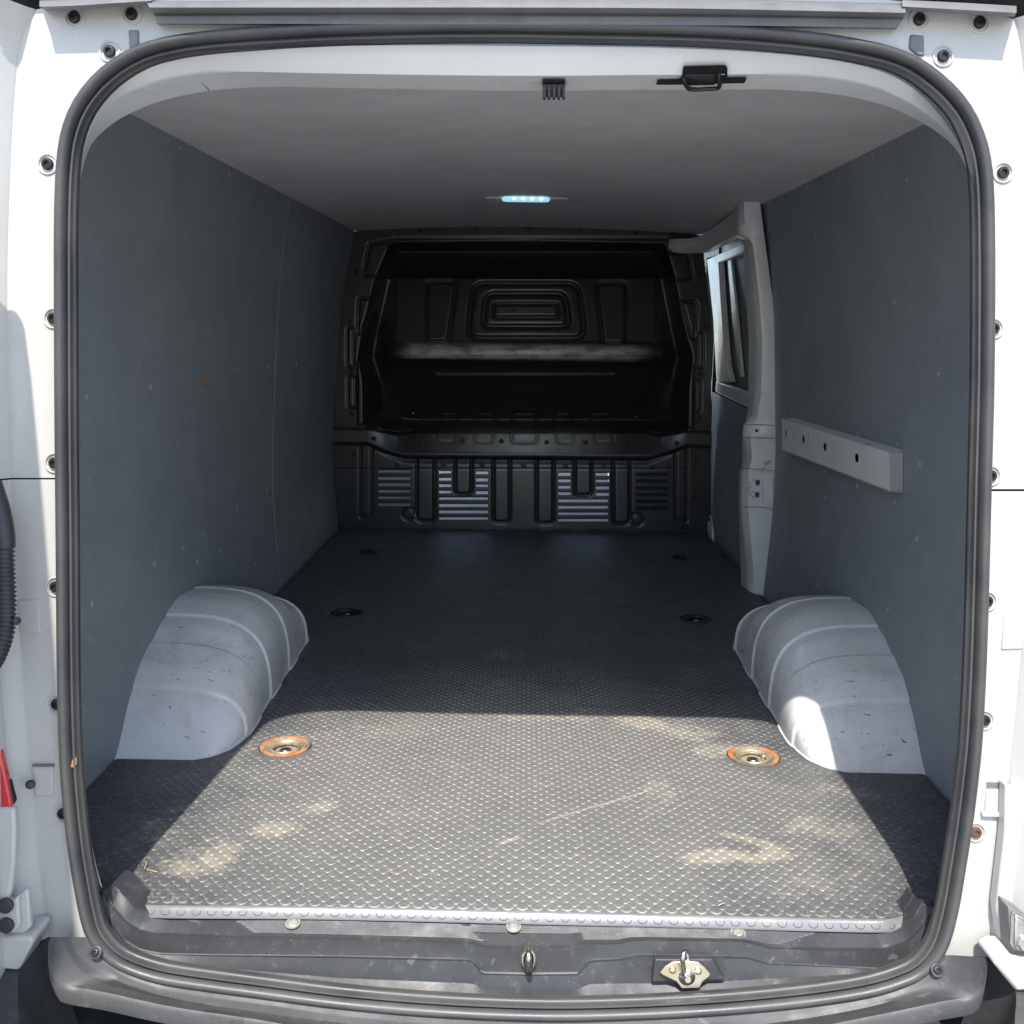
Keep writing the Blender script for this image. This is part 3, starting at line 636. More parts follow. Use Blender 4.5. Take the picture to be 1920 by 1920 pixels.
# upper striker in a black slot of the header, and the black clip
ts = empty('upper_striker'); part(ts)
def hp(a, b_, t=None):   # point on the header surface, two facets
    off = float(np.interp(b_, [86, 141, 169], [.012, .045, .115])); return atS(a, b_, off-.002)
def hprism(name, pts, mat, parent, dy=.004, bev=0, pull=0):
    o = fix_normals(obj(name, *prism([hp(*p)-(hp(*p)-CAM).normalized()*pull for p in pts], Vector((0, dy, .002))), mat, parent, 30))
    if bev: bevelled(o, bev)
    return o
hprism('striker_slot', [(1231, 159), (1234, 151), (1271, 151), (1279, 146), (1281, 128), (1284, 125), (1360, 123), (1364, 127), (1364, 141), (1362, 148), (1400, 147), (1396, 156), (1350, 157), (1279, 159)], dark_hole, ts, .003, 0, .009)
hprism('striker_shelf', [(1284, 144), (1340, 143), (1340, 160), (1290, 161)], black_plastic, ts, -.004, .001, .008)
def hq(a, b_, d): return hp(a, b_)-Vector((0, d, d*.4))
tube('striker_loop', resample([hq(1281, 143, -.004), hq(1281, 150, .012), hq(1284, 160, .020), hq(1294, 164, .022), hq(1320, 163, .022), hq(1342, 161, .020), hq(1346, 150, .012), hq(1348, 134, -.004)], 40), .0030, bolt_black, ts, 10)
cl = empty('header_clip'); part(cl)
hprism('clip_body', [(1017, 149), (1060, 149), (1060, 162), (1017, 162)], black_plastic, cl, .006, .001, .012)
for k in range(5):
    x = 1018+k*9.2
    q = [atS(x, 160, .060), atS(x+5, 160, .060), atS(x+5, 183, .066), atS(x, 183, .066)]
    o = fix_normals(obj('clip_tooth', *prism(q, Vector((0, .012, 0))), black_plastic, cl, 30)); bevelled(o, .0008)
o = fix_normals(obj('clip_back', *prism([atS(1018, 158, .072), atS(1059, 158, .072), atS(1057, 180, .076), atS(1020, 180, .076)], Vector((0, .006, 0))), black_plastic, cl, 30))

# ---------------------------------------------------------------- bumper
T1 = [(171, 1757), (188, 1782), (205, 1799), (239, 1819), (300, 1839), (380, 1852), (500, 1869), (640, 1888), (800, 1903), (960, 1911), (1100, 1911), (1300, 1903), (1480, 1888), (1620, 1868), (1700, 1843), (1740, 1818), (1764, 1791)]
T2 = [(160, 1757), (178, 1788), (200, 1808), (235, 1830), (300, 1853), (380, 1868), (500, 1884), (640, 1904), (800, 1920), (960, 1930), (1100, 1929), (1300, 1920), (1480, 1904), (1620, 1882), (1700, 1858), (1746, 1830), (1776, 1791)]
T3 = [(150, 1757), (165, 1790), (190, 1818), (230, 1843), (300, 1866), (380, 1882), (500, 1900), (640, 1918), (800, 1936), (960, 1944), (1100, 1944), (1300, 1934), (1480, 1914), (1620, 1890), (1700, 1867), (1756, 1838), (1790, 1791)]
T4 = [(92, 1757), (95, 1800), (106, 1830), (122, 1848), (200, 1862), (320, 1888), (480, 1912), (640, 1940), (800, 1955), (960, 1962), (1100, 1962), (1300, 1955), (1480, 1935), (1640, 1905), (1760, 1880), (1822, 1868), (1838, 1850), (1845, 1820), (1849, 1795)]
NBm = 120
def rs(pts, off): return resample([atS(a, b_, off) for a, b_ in pts], NBm)
t1 = rs(T1, -.012); t1i = [p+Vector((0, .03, -.035)) for p in t1]; t2 = rs(T2, -.018); t2b = rs(T2, -.0195); t3 = rs(T3, -.022); t4 = rs(T4, -.055)
t35 = lerp_rows(t3, t4, .96); t5 = [p+Vector((0, -.004, -.006)) for p in t4]; t6 = [p+Vector((p.x*.0, -.006, -.022)) for p in t4]
rows = [t1i, [p+Vector((0, .002, -.003)) for p in t1], t1, lerp_rows(t1, t2, .9), t2, lerp_rows(t2, t3, .2), t3, lerp_rows(t3, t4, .5), t35, t5, t6]
part(fix_normals(obj('bumper_upper_tier', *loft(rows), bumper_plastic, None, 45)))
def bz(x, y): return -.182-.02*max(0, (abs(x)-.5))
rows = []
xs = np.linspace(-.80, .80, 60)
for y in (-.2, -.28, -.36, -.44, -.50, -.53, -.55):
    rows.append([Vector((x, y+.05*(x/.8)**2, bz(x, y)-(.0 if y > -.51 else (.008 if y > -.54 else .03)))) for x in xs])
rows.append([Vector((x, -.56+.05*(x/.8)**2, -.40)) for x in xs])
part(fix_normals(obj('bumper_step', *loft(rows), bumper_plastic, None, 45)))
# raised ends of the bumper
for s, line in ((-1, [(92, 1757), (64, 1786), (36, 1820), (34, 1880), (38, 1940), (60, 1990)]), (1, [(1849, 1795), (1880, 1828), (1904, 1860), (1903, 1910), (1901, 1960), (1890, 2000)])):
    offs = [-.0, -.025, -.055, -.10, -.14, -.17]
    A = resample([atS(a, b_, o_) for (a, b_), o_ in zip(line, offs)], 24)
    B0 = []
    for k, p in enumerate(A):
        t = k/23; B0.append(Vector((p.x-s*(.030+.03*t), p.y+.012-.02*t, min(-.175, p.z-.06))))
    O1 = [p+Vector((s*.012, -.006, -.002)) for p in A]; O2 = [p+Vector((s*.16, .0, -.01)) for p in A]; O3 = [p+Vector((s*.2, .1, -.25)) for p in A]
    part(fix_normals(obj('bumper_end', *loft([B0, lerp_rows(B0, A, .25), lerp_rows(B0, A, .9), A, O1, O2, O3]), bumper_plastic, None, 40)))
part(fix_normals(obj('bumper_fill', *box_data((0, -.05, -.30), (1.7, .42, .2)), chassis, None, None)))
for p in ((179, 1786), (1757, 1819)):
    r = part(bpy.data.objects.new('bumper_bolt', headM)); scene.collection.objects.link(r)
    r.matrix_world = Matrix.Translation(atS(*p, -.022)) @ Vector((0, -1, .7)).to_track_quat('Z', 'Y').to_matrix().to_4x4() @ Matrix.Diagonal((.75, .75, 1, 1))
    me = lathe_mesh('bolt_washer', [(.0115, 0), (.0115, .0012), (.0095, .0018), (.0085, .0004)], 20); o = link('bolt_washer', me, bumper_plastic, r, 40); o.matrix_parent_inverse = Matrix()

# ================================================================== CARGO BAY
# side linings: two boards on the left, one behind the pillar on the right, one on the sliding door
def lining_board(s, y0, y1, name='lining_board', off=0.0, ny=24, nz=26, z0=-.03, label=None):
    rows = []
    for z in np.linspace(0, 1, nz):
        rows.append([Vector((s*(wall_x(y, zz)-off), y, zz)) for y in np.linspace(y0, y1, ny) for zz in [z0+(wall_top(y)+.03-z0)*z]])
    rows2 = [[p+Vector((s*.005, 0, 0)) for p in r] for r in rows]
    v, f = join([loft(rows), loft(rows2, True), loft([rows[0], rows2[0]]), loft([rows[-1], rows2[-1]]), loft([[r[0] for r in rows], [r[0] for r in rows2]]), loft([[r[-1] for r in rows], [r[-1] for r in rows2]])])
    o = part(fix_normals(obj(name, v, f, lining, None, 60)))
    if label: o['label'] = label
    return o
LB1 = lining_board(-1, -.045, 1.640)
LB2 = lining_board(-1, 1.643, 2.80, off=.0005)
RB1 = lining_board(1, -.045, 1.70)
# ceiling
rows = []
for y in np.linspace(-.06, 2.84, 24): rows.append([Vector((x, y, ceil_z(x, y)+.0*x)) for x in np.linspace(-.80, .80, 24)])
rows2 = [[p+Vector((0, 0, .006)) for p in r] for r in rows]
part(fix_normals(obj('ceiling_board', *join([loft(rows), loft(rows2)]), ceiling_m, None, 60)))
# floor under the mat + body side closing panels (keep daylight out)
part(obj('cargo_floor', *box_data((0, 1.30, -.047), (1.9, 3.06, .03)), chassis, None, None))
for s in (-1, 1):
    a = .935
    vv = [(s*a, -.05, -.3), (s*a, 1.75, -.3), (s*a, 1.75, 1.45), (s*a, -.05, 1.45)] if s > 0 else [(s*a, -.05, -.3), (s*a, 2.95, -.3), (s*a, 2.95, 1.45), (s*a, -.05, 1.45)]
    part(obj('inner_side_panel', *prism([Vector(q) for q in vv], Vector((s*.01, 0, 0))), chassis, None, None))

part(obj('outer_side', *box_data((.966, 1.85, .5), (.01, 2.3, 1.85)), white_paint, None, None)); part(obj('outer_side', *box_data((-.966, 1.85, .5), (.01, 2.3, 1.85)), white_paint, None, None))
for yy_ in (1.6415,):
    part(tube('board_edge', [Vector((-(wall_x(yy_, z)-.0012), yy_, z)) for z in np.linspace(0, wall_top(yy_), 24)], .0014, chalk, None, 5))
# sunk screws: small dimples on the boards
def dimple(r): 
    me = lathe_mesh('screw', [(r, -.0005), (r, .0006), (r*.8, .0009), (r*.6, .0001), (r*.2, .0001)], 10); me.materials.append(screw_grey); return me
DM = dimple(.0072); DS = dimple(.005)
SL = [(337, 277), (430, 325), (497, 358), (553, 386), (600, 408), (640, 427), (533, 520), (282, 726), (446, 692), (504, 688), (515, 688), (556, 680), (162, 744), (445, 955), (501, 920), (511, 918), (553, 888), (588, 862), (382, 1000), (289, 1058), (343, 1028), (412, 1034), (370, 1053), (478, 1058), (582, 940), (607, 958), (172, 1132), (528, 515), (610, 700), (600, 805)]
SR = [(1636, 290), (1512, 350), (1466, 372), (1700, 336), (1528, 442), (1677, 566), (1551, 797), (1609, 814), (1682, 833), (1503, 865), (1549, 885), (1607, 911), (1677, 941), (1548, 933), (1533, 1096), (1665, 1142), (1725, 870), (1482, 735), (1760, 700), (1720, 1010)]
for s, lst, par in ((-1, SL, None), (1, SR, RB1)):
    for i, p in enumerate(lst):
        q = atW(*p, s, .0012); pr = par or (LB1 if q.y < 1.64 else LB2)
        o = bpy.data.objects.new('screw', DM if i % 3 else DS); scene.collection.objects.link(o); o.parent = pr; o.matrix_parent_inverse = pr.matrix_world.inverted()
        o.matrix_world = Matrix.Translation(q) @ Vector((-s, 0, .02)).to_track_quat('Z', 'Y').to_matrix().to_4x4()
# gouge showing bare wood on the left board
gp = [(376, 708), (383, 706), (386, 716), (390, 728), (384, 727), (378, 718)]
o = fix_normals(obj('board_gouge', *prism([atW(*p, -1, .0012) for p in gp], Vector((-.003, 0, 0))), wood_m, None, 30, label='torn chip showing bare wood')); part(o)
o = fix_normals(obj('board_gouge', *prism([atS(*p, .002) - Vector((0, .0, 0)) for p in [(141, 1420), (148, 1415), (149, 1428), (144, 1434), (139, 1433)]], Vector((.0, .004, 0))), wood_m, None, 30, label='orange nick in the rubber')); o.location = (0, -.009, 0); part(o)

# ---------------------------------------------------------------- wheel arches
ZT = ([.245, .252, .274, .334, .411, .544, .656, .72, .80], [0, .004, .028, .090, .145, .200, .224, .229, .229])
def arch_h(y):
    yy = y if y <= .72 else 1.44-y
    return float(np.interp(yy, *ZT))
XI = ([.245, .266, .301, .34, .398, .66, 1.05, 1.15, 1.25, 1.31, 1.355], [.665, .624, .600, .590, .587, .600, .617, .630, .66, .70, .75])
XI = ([.245, .266, .301, .34, .398, .66, 1.03, 1.09, 1.14, 1.175, 1.195], [.665, .624, .600, .590, .587, .600, .615, .630, .66, .70, .75])
def smooth_interp(x, xp, fp):
    s = 0
    for d, w in ((-.02, .25), (0, .5), (.02, .25)): s += w*float(np.interp(x+d, xp, fp))
    return s
RIBS = [.365, .48, .585, .69, .79, .89, 1.02]
def make_arch(s):
    a = empty('wheel_arch', (0, 0, 0)); part(a)
    ys = sorted(set([.2455, .2475, .250, .256, .265, .28]+list(np.linspace(.30, 1.15, 80))+[1.165, 1.177, 1.184, 1.190, 1.1945]+[r+d for r in RIBS for d in (-.006, -.003, 0, .003, .006)]))
    rows = []
    nsec = 40
    for y in ys:
        h = arch_h(y); w = wall_x(y, h*.5)+.006; xi = float(np.interp(y, *XI))
        k = sum(1 for r in RIBS if y > r+.001); half = .5 if any(abs(y-r) < .0012 for r in RIBS) else 0
        d = (.0045 if k % 2 else 0.0)
        # short ramp at each band edge
        for r in RIBS:
            if abs(y-r) <= .0061:
                kk = sum(1 for q in RIBS if q < r-.001); d0 = .0045 if kk % 2 else 0; d1 = .0045 if (kk+1) % 2 else 0
                t = min(max((y-r+.003)/.006, 0), 1); d = d0+(d1-d0)*t
        h2 = max(h-.003+d, .0015) if h > .01 else h; row = []
        n = 3.3
        for j in range(nsec+1):
            th = math.pi/2*j/nsec
            cx = abs(math.cos(th))**(2/n); cz = abs(math.sin(th))**(2/n)
            x = w+(xi-.003*0-w)*cx - (d*cx); z = h2*cz
            row.append(Vector((s*x, y, z-.002)))
        row = row[::-1]
        row.append(Vector((s*(xi-d), y, -.02)))
        rows.append(row)
    o = fix_normals(obj('arch_shell', *loft(rows), inner_paint, a, 179)); o.data.set_sharp_from_angle(angle=rad(50))
    # folded rim against the floor
    base = resample([r[-2] for r in rows if r[0].y > .248], 80); base = [Vector((p.x-s*.001, p.y, .0015)) for p in base]
    o2 = tube('arch_rim', base, .0022, inner_paint, a, 6)
    return a
make_arch(-1); make_arch(1)
# chip in the paint of the right arch
o = fix_normals(obj('paint_chip', *prism([atX(a, b_, .70)+Vector((-.0, -.004, .002)) for a, b_ in ((1487, 1155), (1500, 1151), (1503, 1156), (1497, 1158))], Vector((0, .002, -.001))), dark_hole, None, 30)); part(o)

# ---------------------------------------------------------------- rubber mat (lies loose on the floor)
rings = [(535, 1400, .054), (1412, 1418, .054), (650, 1148, .050), (1305, 1160, .050), (687, 1035, .048), (1275, 1045, .048)]
ringw = [(atZ(a, b_, 0), r) for a, b_, r in rings]
def mat_out_x(y, s):
    w = wall_x(y, 0)-.004
    if y < .0: w = min(w, float(np.interp(y, [-.26, -.235, -.20, -.10, 0], [.555, .60, .655, .74, .81])))
    if .246 < y < 1.194: w = float(np.interp(y, *XI))-.004
    return w
outl = []
yy = list(np.linspace(-.238, .246, 22))+[.2465, .252, .262, .28, .30, .34, .40]+list(np.linspace(.46, 1.14, 16))+[1.175, 1.193, 1.1945]+list(np.linspace(1.21, 2.79, 12))
mat_edge_px = [(232, 1684), (252, 1692), (285, 1697), (600, 1700), (960, 1708), (1383, 1718), (1640, 1724), (1690, 1718), (1715, 1704)]
front = resample([atZ(*p, 0) for p in mat_edge_px], 60)
lx = [Vector((-mat_out_x(y, -1), y, 0)) for y in yy if y > front[0].y+.01]; rx = [Vector((mat_out_x(y, 1), y, 0)) for y in yy if y > front[-1].y+.01]
outline = front+rx+lx[::-1]
bm = bmesh.new()
def add_loop(pts):
    vv = [bm.verts.new(p) for p in pts]; return [bm.edges.new((vv[i], vv[(i+1) % len(vv)])) for i in range(len(vv))]
ed = add_loop(outline)
for c_, r in ringw: ed += add_loop([Vector((c_.x+r*math.cos(a), c_.y+r*math.sin(a), 0)) for a in np.linspace(0, 2*math.pi, 32, endpoint=False)])
bmesh.ops.triangle_fill(bm, use_beauty=True, use_dissolve=False, edges=ed)
for fc in bm.faces:
    if fc.normal.z < 0: fc.normal_flip()
me = bpy.data.meshes.new('mat_sheet'); bm.to_mesh(me); bm.free()
matE = empty('rubber_mat', (0, 0, 0), label='black studded rubber mat covering the whole cargo floor, dusty near the doorway', category='mat')
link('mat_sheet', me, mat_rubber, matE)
# rolled front edge: falls forward at about 45 degrees
nose = [front]
for dy, dz in ((-.0020, -.0008), (-.0040, -.0026), (-.0105, -.0094), (-.0114, -.0112), (-.0116, -.0135)): nose.append([p+Vector((0, dy, dz)) for p in front])
fix_normals(obj('rolled_edge', *loft(nose), mat_edge, matE, 60))
# ring-shaped marks moulded into the rolled edge
pr = []
d0 = 0
L0 = (front[-1]-front[0]).length
nr = int(L0/.0222)
for k in range(nr):
    t = (k+.5)/nr; i = t*(len(front)-1); p = front[int(i)].lerp(front[min(int(i)+1, len(front)-1)], i-int(i))
    nrm = Vector((0, -.7, .72)).normalized(); c_ = p+Vector((0, -.0066, -.0054)); u = Vector((1, 0, 0)); w_ = nrm.cross(u)
    pts = [c_+nrm*.0003+u*(.0066*math.cos(a))+w_*(-.0054*math.sin(a)*(1 if math.sin(a) > 0 else .8)) for a in np.linspace(-.35, math.pi+.35, 9)]
    pr.append(tube_data(pts, .0004, 4, False))
o = obj('edge_mark', *join(pr), rubber, matE, 60, kind='stuff')

# moulded studs, 20 mm diamond lattice
PX, PY = .0222, .0222
def stud_field(y0, y1, detail):
    cs = []
    j0 = int(y0/PY*2)-1
    for j in range(int(math.floor(y0/(PY/2))), int(math.ceil(y1/(PY/2)))):
        y = j*PY/2
        if not (y0 <= y < y1): continue
        w = min(mat_out_x(y-.008, 1), mat_out_x(y+.008, 1))-.010
        for i in range(-42, 43):
            x = (i+(.5 if j % 2 else 0))*PX
            if abs(x) < w: cs.append((x, y))
    cs = np.array(cs)
    keep = np.ones(len(cs), bool)
    for c_, r in ringw: keep &= (cs[:, 0]-c_.x)**2+(cs[:, 1]-c_.y)**2 > (r+.007)**2
    fy = np.interp(cs[:, 0], [p.x for p in front], [p.y for p in front]); keep &= cs[:, 1] > fy+.008
    cs = cs[keep]
    nk = 12 if detail == 2 else 8
    th = np.linspace(0, 2*math.pi, nk, endpoint=False)
    shape = 1-.075*np.sin(2*th)**2          # slightly squarish towards the lattice diagonals
    def ringp(r, z): rr = r*shape; return np.c_[rr*np.cos(th), rr*np.sin(th)*.98, np.full(nk, z)]
    if detail == 2: prof = [(.0098, .0001), (.0094, .0017), (.0086, .0021), (.0050, .0018)]
    else: prof = [(.0099, .0001), (.0092, .0019)]
    unit = np.vstack([ringp(r, z) for r, z in prof]); nv = len(unit)
    jit = 1+.05*(rng.random((len(cs), 1, 1))-.5)
    V = unit[None]*jit; V[:, :, 0] += cs[:, None, 0]+.0006*(rng.random((len(cs), 1))-.5); V[:, :, 1] += cs[:, None, 1]+.0006*(rng.random((len(cs), 1))-.5)
    V[:, :, 2] *= (.86+.28*rng.random((len(cs), 1)))
    V = V.reshape(-1, 3)
    F = []
    for a in range(len(prof)-1):
        for k in range(nk): l = (k+1) % nk; F.append([a*nk+k, a*nk+l, (a+1)*nk+l, (a+1)*nk+k])
    t0 = (len(prof)-1)*nk
    for k in range(1, nk-2, 2): F.append([t0, t0+k, t0+k+1, t0+k+2])
    F = np.array(F); FF = (F[None]+(np.arange(len(cs))*nv)[:, None, None]).reshape(-1)
    me = bpy.data.meshes.new('moulded_studs'); me.vertices.add(len(V)); me.vertices.foreach_set('co', V.reshape(-1).astype(np.float32))
    me.loops.add(len(FF)); me.loops.foreach_set('vertex_index', FF.astype(np.int32))
    nf = len(FF)//4; me.polygons.add(nf); me.polygons.foreach_set('loop_start', (np.arange(nf)*4).astype(np.int32)); me.polygons.foreach_set('loop_total', np.full(nf, 4, np.int32))
    me.update(calc_edges=True); me.validate()
    # dust tone on each stud's near rim, painting in its sunlit crescent
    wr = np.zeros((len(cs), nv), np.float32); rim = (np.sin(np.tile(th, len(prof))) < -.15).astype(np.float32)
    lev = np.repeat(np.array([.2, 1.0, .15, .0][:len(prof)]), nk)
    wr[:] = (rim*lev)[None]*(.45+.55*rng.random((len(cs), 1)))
    cr = np.zeros((len(cs), nv), np.float32); cr[:] = np.repeat(np.array([.0, .45, 1, 1] if detail == 2 else [0, .8]), nk)[None]*(.6+.4*rng.random((len(cs), 1)))
    a2 = me.attributes.new('crown', 'FLOAT', 'POINT'); a2.data.foreach_set('value', cr.reshape(-1))
    at = me.attributes.new('rim_sunlight', 'FLOAT', 'POINT'); at.data.foreach_set('value', wr.reshape(-1))
    return me
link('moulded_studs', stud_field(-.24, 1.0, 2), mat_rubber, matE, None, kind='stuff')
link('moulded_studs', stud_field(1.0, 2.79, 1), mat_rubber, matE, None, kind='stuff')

# ---------------------------------------------------------------- lashing rings sunk in the floor
rimM = lathe_mesh('rim', [(.052, -.003), (.052, .0022), (.049, .0034), (.043, .0030), (.0415, .0010)], 40, False)
cupM = lathe_mesh('cup', [(.0418, .0012), (.036, -.001), (.031, -.0075), (.026, -.0125), (.014, -.0140), (.006, -.0135)], 40)
ringDM = None
tor = []
for k in range(32): a = 2*math.pi*k/32; tor.append(Vector((.0285*math.cos(a), .0285*math.sin(a), -.004+.0012*math.sin(a))))
v, f = tube_data(tor+[tor[0]], .0034, 8, False); ringDM = mesh('ring', v, f)
boltM = lathe_mesh('bolt', [(.0125, -.0135), (.0125, -.0065), (.0105, -.0045), (.006, -.0035), (.002, -.0032)], 14)
for me, mt in ((rimM, rust_ring), (cupM, dish_metal), (ringDM, dark_ring), (boltM, steel)): me.materials.append(mt); me.polygons.foreach_set('use_smooth', [True]*len(me.polygons)); me.set_sharp_from_angle(angle=rad(45))
ringBr = ringDM.copy(); ringBr.materials.clear(); ringBr.materials.append(dish_metal)
rimD = rimM.copy(); rimD.materials.clear(); rimD.materials.append(dark_ring); cupD = cupM.copy(); cupD.materials.clear(); cupD.materials.append(dark_ring)
for i, (c_, r) in enumerate(ringw):
    E_ = empty('lashing_ring', c_); part(E_); E_.scale = (r/.054,)*3
    E_['label'] = ['lashing ring rusted orange, beside the left wheel arch', 'lashing ring rusted orange, beside the right wheel arch', 'dark lashing ring', 'dark lashing ring', 'dark lashing ring', 'dark lashing ring'][i]
    for nm, me in (('rim', rimM if i < 2 else rimD), ('cup', cupM if i < 2 else cupD), ('ring', ringDM if i > 1 else ringBr), ('bolt', boltM)):
        o = bpy.data.objects.new(nm, me); scene.collection.objects.link(o); o.parent = E_
        if nm == 'ring': o.rotation_euler = (rad(-6), 0, rad(20+40*i))
    o = link('pivot', lathe_mesh('pivot', [(.005, -.012), (.005, -.003), (.003, -.001)], 10), dish_metal if i < 2 else dark_ring, E_, 40); o.location = (.027*math.cos(-.6+i), .027*math.sin(-.6+i), .0)

# ---------------------------------------------------------------- bulkhead
bulkE = empty('bulkhead', (0, 0, 0)); part(bulkE); bulkE['label'] = 'pressed black metal bulkhead'
U0, U1, V0, V1 = 612, 1334, 418, 1004
du = 1.5; us = np.arange(U0, U1+.1, du); vs2 = np.arange(V0, V1+.1, du)
UU, VV = np.meshgrid(us, vs2)
def sst(a, b_, x): t = np.clip((x-a)/(b_-a), 0, 1); return t*t*(3-2*t)
def poly_sdf(P, X, Y):
    P = np.array(P, float); d = np.full(X.shape, 1e9); inside = np.zeros(X.shape, bool); n = len(P)
    for i in range(n):
        a, c_ = P[i], P[(i+1) % n]; e = c_-a; wx, wy = X-a[0], Y-a[1]
        t = np.clip((wx*e[0]+wy*e[1])/(e@e), 0, 1); d = np.minimum(d, np.hypot(wx-e[0]*t, wy-e[1]*t))
        cnd = ((a[1] <= Y) & (c_[1] > Y)) | ((c_[1] <= Y) & (a[1] > Y))
        xi = a[0]+(Y-a[1])*e[0]/(e[1] if abs(e[1]) > 1e-9 else 1e-9); inside ^= cnd & (X < xi)
    return np.where(inside, -d, d)
def mir(P): return [(1974-(a)+ (0), b_+(4 if b_ < 900 else 2)) for a, b_ in P]   # the photo's right half sits a few pixels lower
# overall outline of the sheet
OUTL = [(668, 434), (700, 428), (860, 425), (1000, 424), (1180, 426), (1262, 432), (1306, 440), (1318, 470), (1334, 600), (1340, 780), (1338, 860), (1330, 1010), (625, 1010), (612, 850), (616, 780), (632, 600), (655, 450)]
# big hollow
HOL = [(735, 456), (985, 451), (1245, 460), (1262, 520), (1290, 635), (1300, 668), (1291, 730), (1288, 812), (1200, 806), (985, 806), (770, 806), (684, 798), (683, 725), (670, 672), (677, 625), (706, 522)]
sd = poly_sdf(HOL, UU, VV)
cenf = np.clip(sst(672, 745, UU)*sst(1298, 1226, UU), 0, 1)
prof_c = np.interp(VV, [440, 455, 463, 500, 520, 600, 640, 648, 656, 664, 672, 678, 690, 720, 806, 812], [.0, .01, .19, .13, .075, .035, .012, -.006, -.022, -.026, -.016, .015, .06, .13, .30, .25])
hollow = .16*sst(2, -26, sd)
D = np.where(sd < 4, hollow*(1-cenf)+np.minimum(prof_c, hollow+.2)*cenf, 0.0)
D = np.where((sd >= -2) & (sd < 4), D*sst(4, -3, sd), D)
# shelf at the foot of the hollow: slopes forward, catches light
shelf_lo_u = [612, 690, 720, 755, 1215, 1250, 1290, 1334]; shelf_lo_v = [831, 832, 845, 855, 858, 849, 836, 838]
slo = np.interp(UU, shelf_lo_u, shelf_lo_v); shi = np.interp(UU, [612, 700, 745, 770, 1210, 1240, 1285, 1334], [800, 802, 812, 806, 806, 814, 806, 808])
tsh = (VV-shi)/(slo-shi)
inner = sst(690, 770, UU)*sst(1290, 1210, UU)
shelfD = np.interp(tsh, [0, .15, .9, 1.0, 1.12, 1.3], [.10, .022, -.018, -.016, .008, 0])*inner+np.interp(tsh, [-.1, 0, .15, .9, 1.0, 1.12], [0, 0, -.010, -.014, -.006, 0])*(1-inner)
D = np.where((tsh > -.1) & (tsh < 1.3), np.where(tsh < 0, D, shelfD), D)
def groove(P, w=4.0, depth=.010, wid_top=None):
    global D
    s = poly_sdf(P, UU, VV); D = D+depth*np.exp(-(s/w)**2*1.2)
def raised(P, amt=-.008, w=3.0):
    global D
    s = poly_sdf(P, UU, VV); D = D+amt*sst(w, -w, s)
def rrect(x0, y0, x1, y1, r, n=5, skew=0):
    out = []
    for cx, cy, a0 in ((x1-r, y1-r, 0), (x0+r, y1-r, 90), (x0+r, y0+r, 180), (x1-r, y0+r, 270)):
        for k in range(n+1): a = rad(a0+90*k/n); out.append((cx+r*math.cos(a)+skew*((cy+r*math.sin(a))-(y0+y1)/2)/(y1-y0), cy+r*math.sin(a)))
    return out
def trap(x0t, x1t, y0, x0b, x1b, y1, r=9):
    P = []
    corners = [(x1b, y1), (x0b, y1), (x0t, y0), (x1t, y0)]
    for i in range(4):
        c_ = np.array(corners[i], float); a = np.array(corners[i-1], float); q = np.array(corners[(i+1) % 4], float)
        da = (a-c_)/np.linalg.norm(a-c_)*r; dq = (q-c_)/np.linalg.norm(q-c_)*r
        for t in (0, .25, .5, .75, 1): P.append(tuple((1-t)**2*(c_+da)+2*t*(1-t)*c_+t*t*(c_+dq)))
    return P
# upper pressed panel figures
groove(trap(886, 1086, 529, 876, 1098, 634, 22), 4.6, .013); raised(trap(889, 1083, 532, 880, 1094, 630, 20), -.003)
groove(trap(911, 1060, 549, 904, 1068, 612, 16), 5.2, .012)
groove(trap(925, 1048, 568, 925, 1048, 594, 6), 3.2, .010); raised(trap(927, 1046, 570, 927, 1046, 592, 5), -.004)
groove(trap(797, 854, 525, 797, 840, 641, 10), 3.6, .012); raised(trap(799, 851, 528, 799, 838, 638, 9), -.004)
groove(trap(1120, 1177, 528, 1131, 1175, 644, 10), 3.6, .012); raised(trap(1123, 1174, 531, 1133, 1172, 641, 9), -.004)
lowbar = rrect(806, 660, 1165, 704, 14); s_ = poly_sdf(lowbar, UU, VV); D = D-np.where(VV > 690, .010, 0)*np.exp(-((s_)/2.2)**2)+np.where(VV > 690, .010, 0)*np.exp(-((s_+4)/2.2)**2)
# flange figures, left and right
groove([(692, 458), (728, 451), (730, 470), (716, 518), (686, 516), (683, 505)], 3.0, .008)
groove([(672, 562), (680, 559), (700, 559), (694, 580), (677, 624), (670, 624)], 3.0, .008)
groove([(1250, 474), (1290, 474), (1297, 515), (1292, 524), (1264, 524)], 3.0, .008)
groove([(1278, 566), (1302, 565), (1307, 570), (1303, 632), (1296, 632)], 3.0, .008)
for P in (rrect(650, 615, 662, 688, 5), rrect(652, 706, 665, 764, 5), rrect(1309, 625, 1319, 690, 4), rrect(1305, 714, 1314, 772, 4)): groove(P, 2.2, .007)
for P in (rrect(671, 676, 681, 796, 3), rrect(1290, 683, 1300, 802, 3)): raised(P, -.010, 2)
# shelf notches
for a, q in ((816, 850), (888, 923), (959, 1008), (1044, 1078), (1117, 1151)): groove(rrect(a, 780, q, 829+ (0 if a < 950 else 1), 7), 2.6, .006)
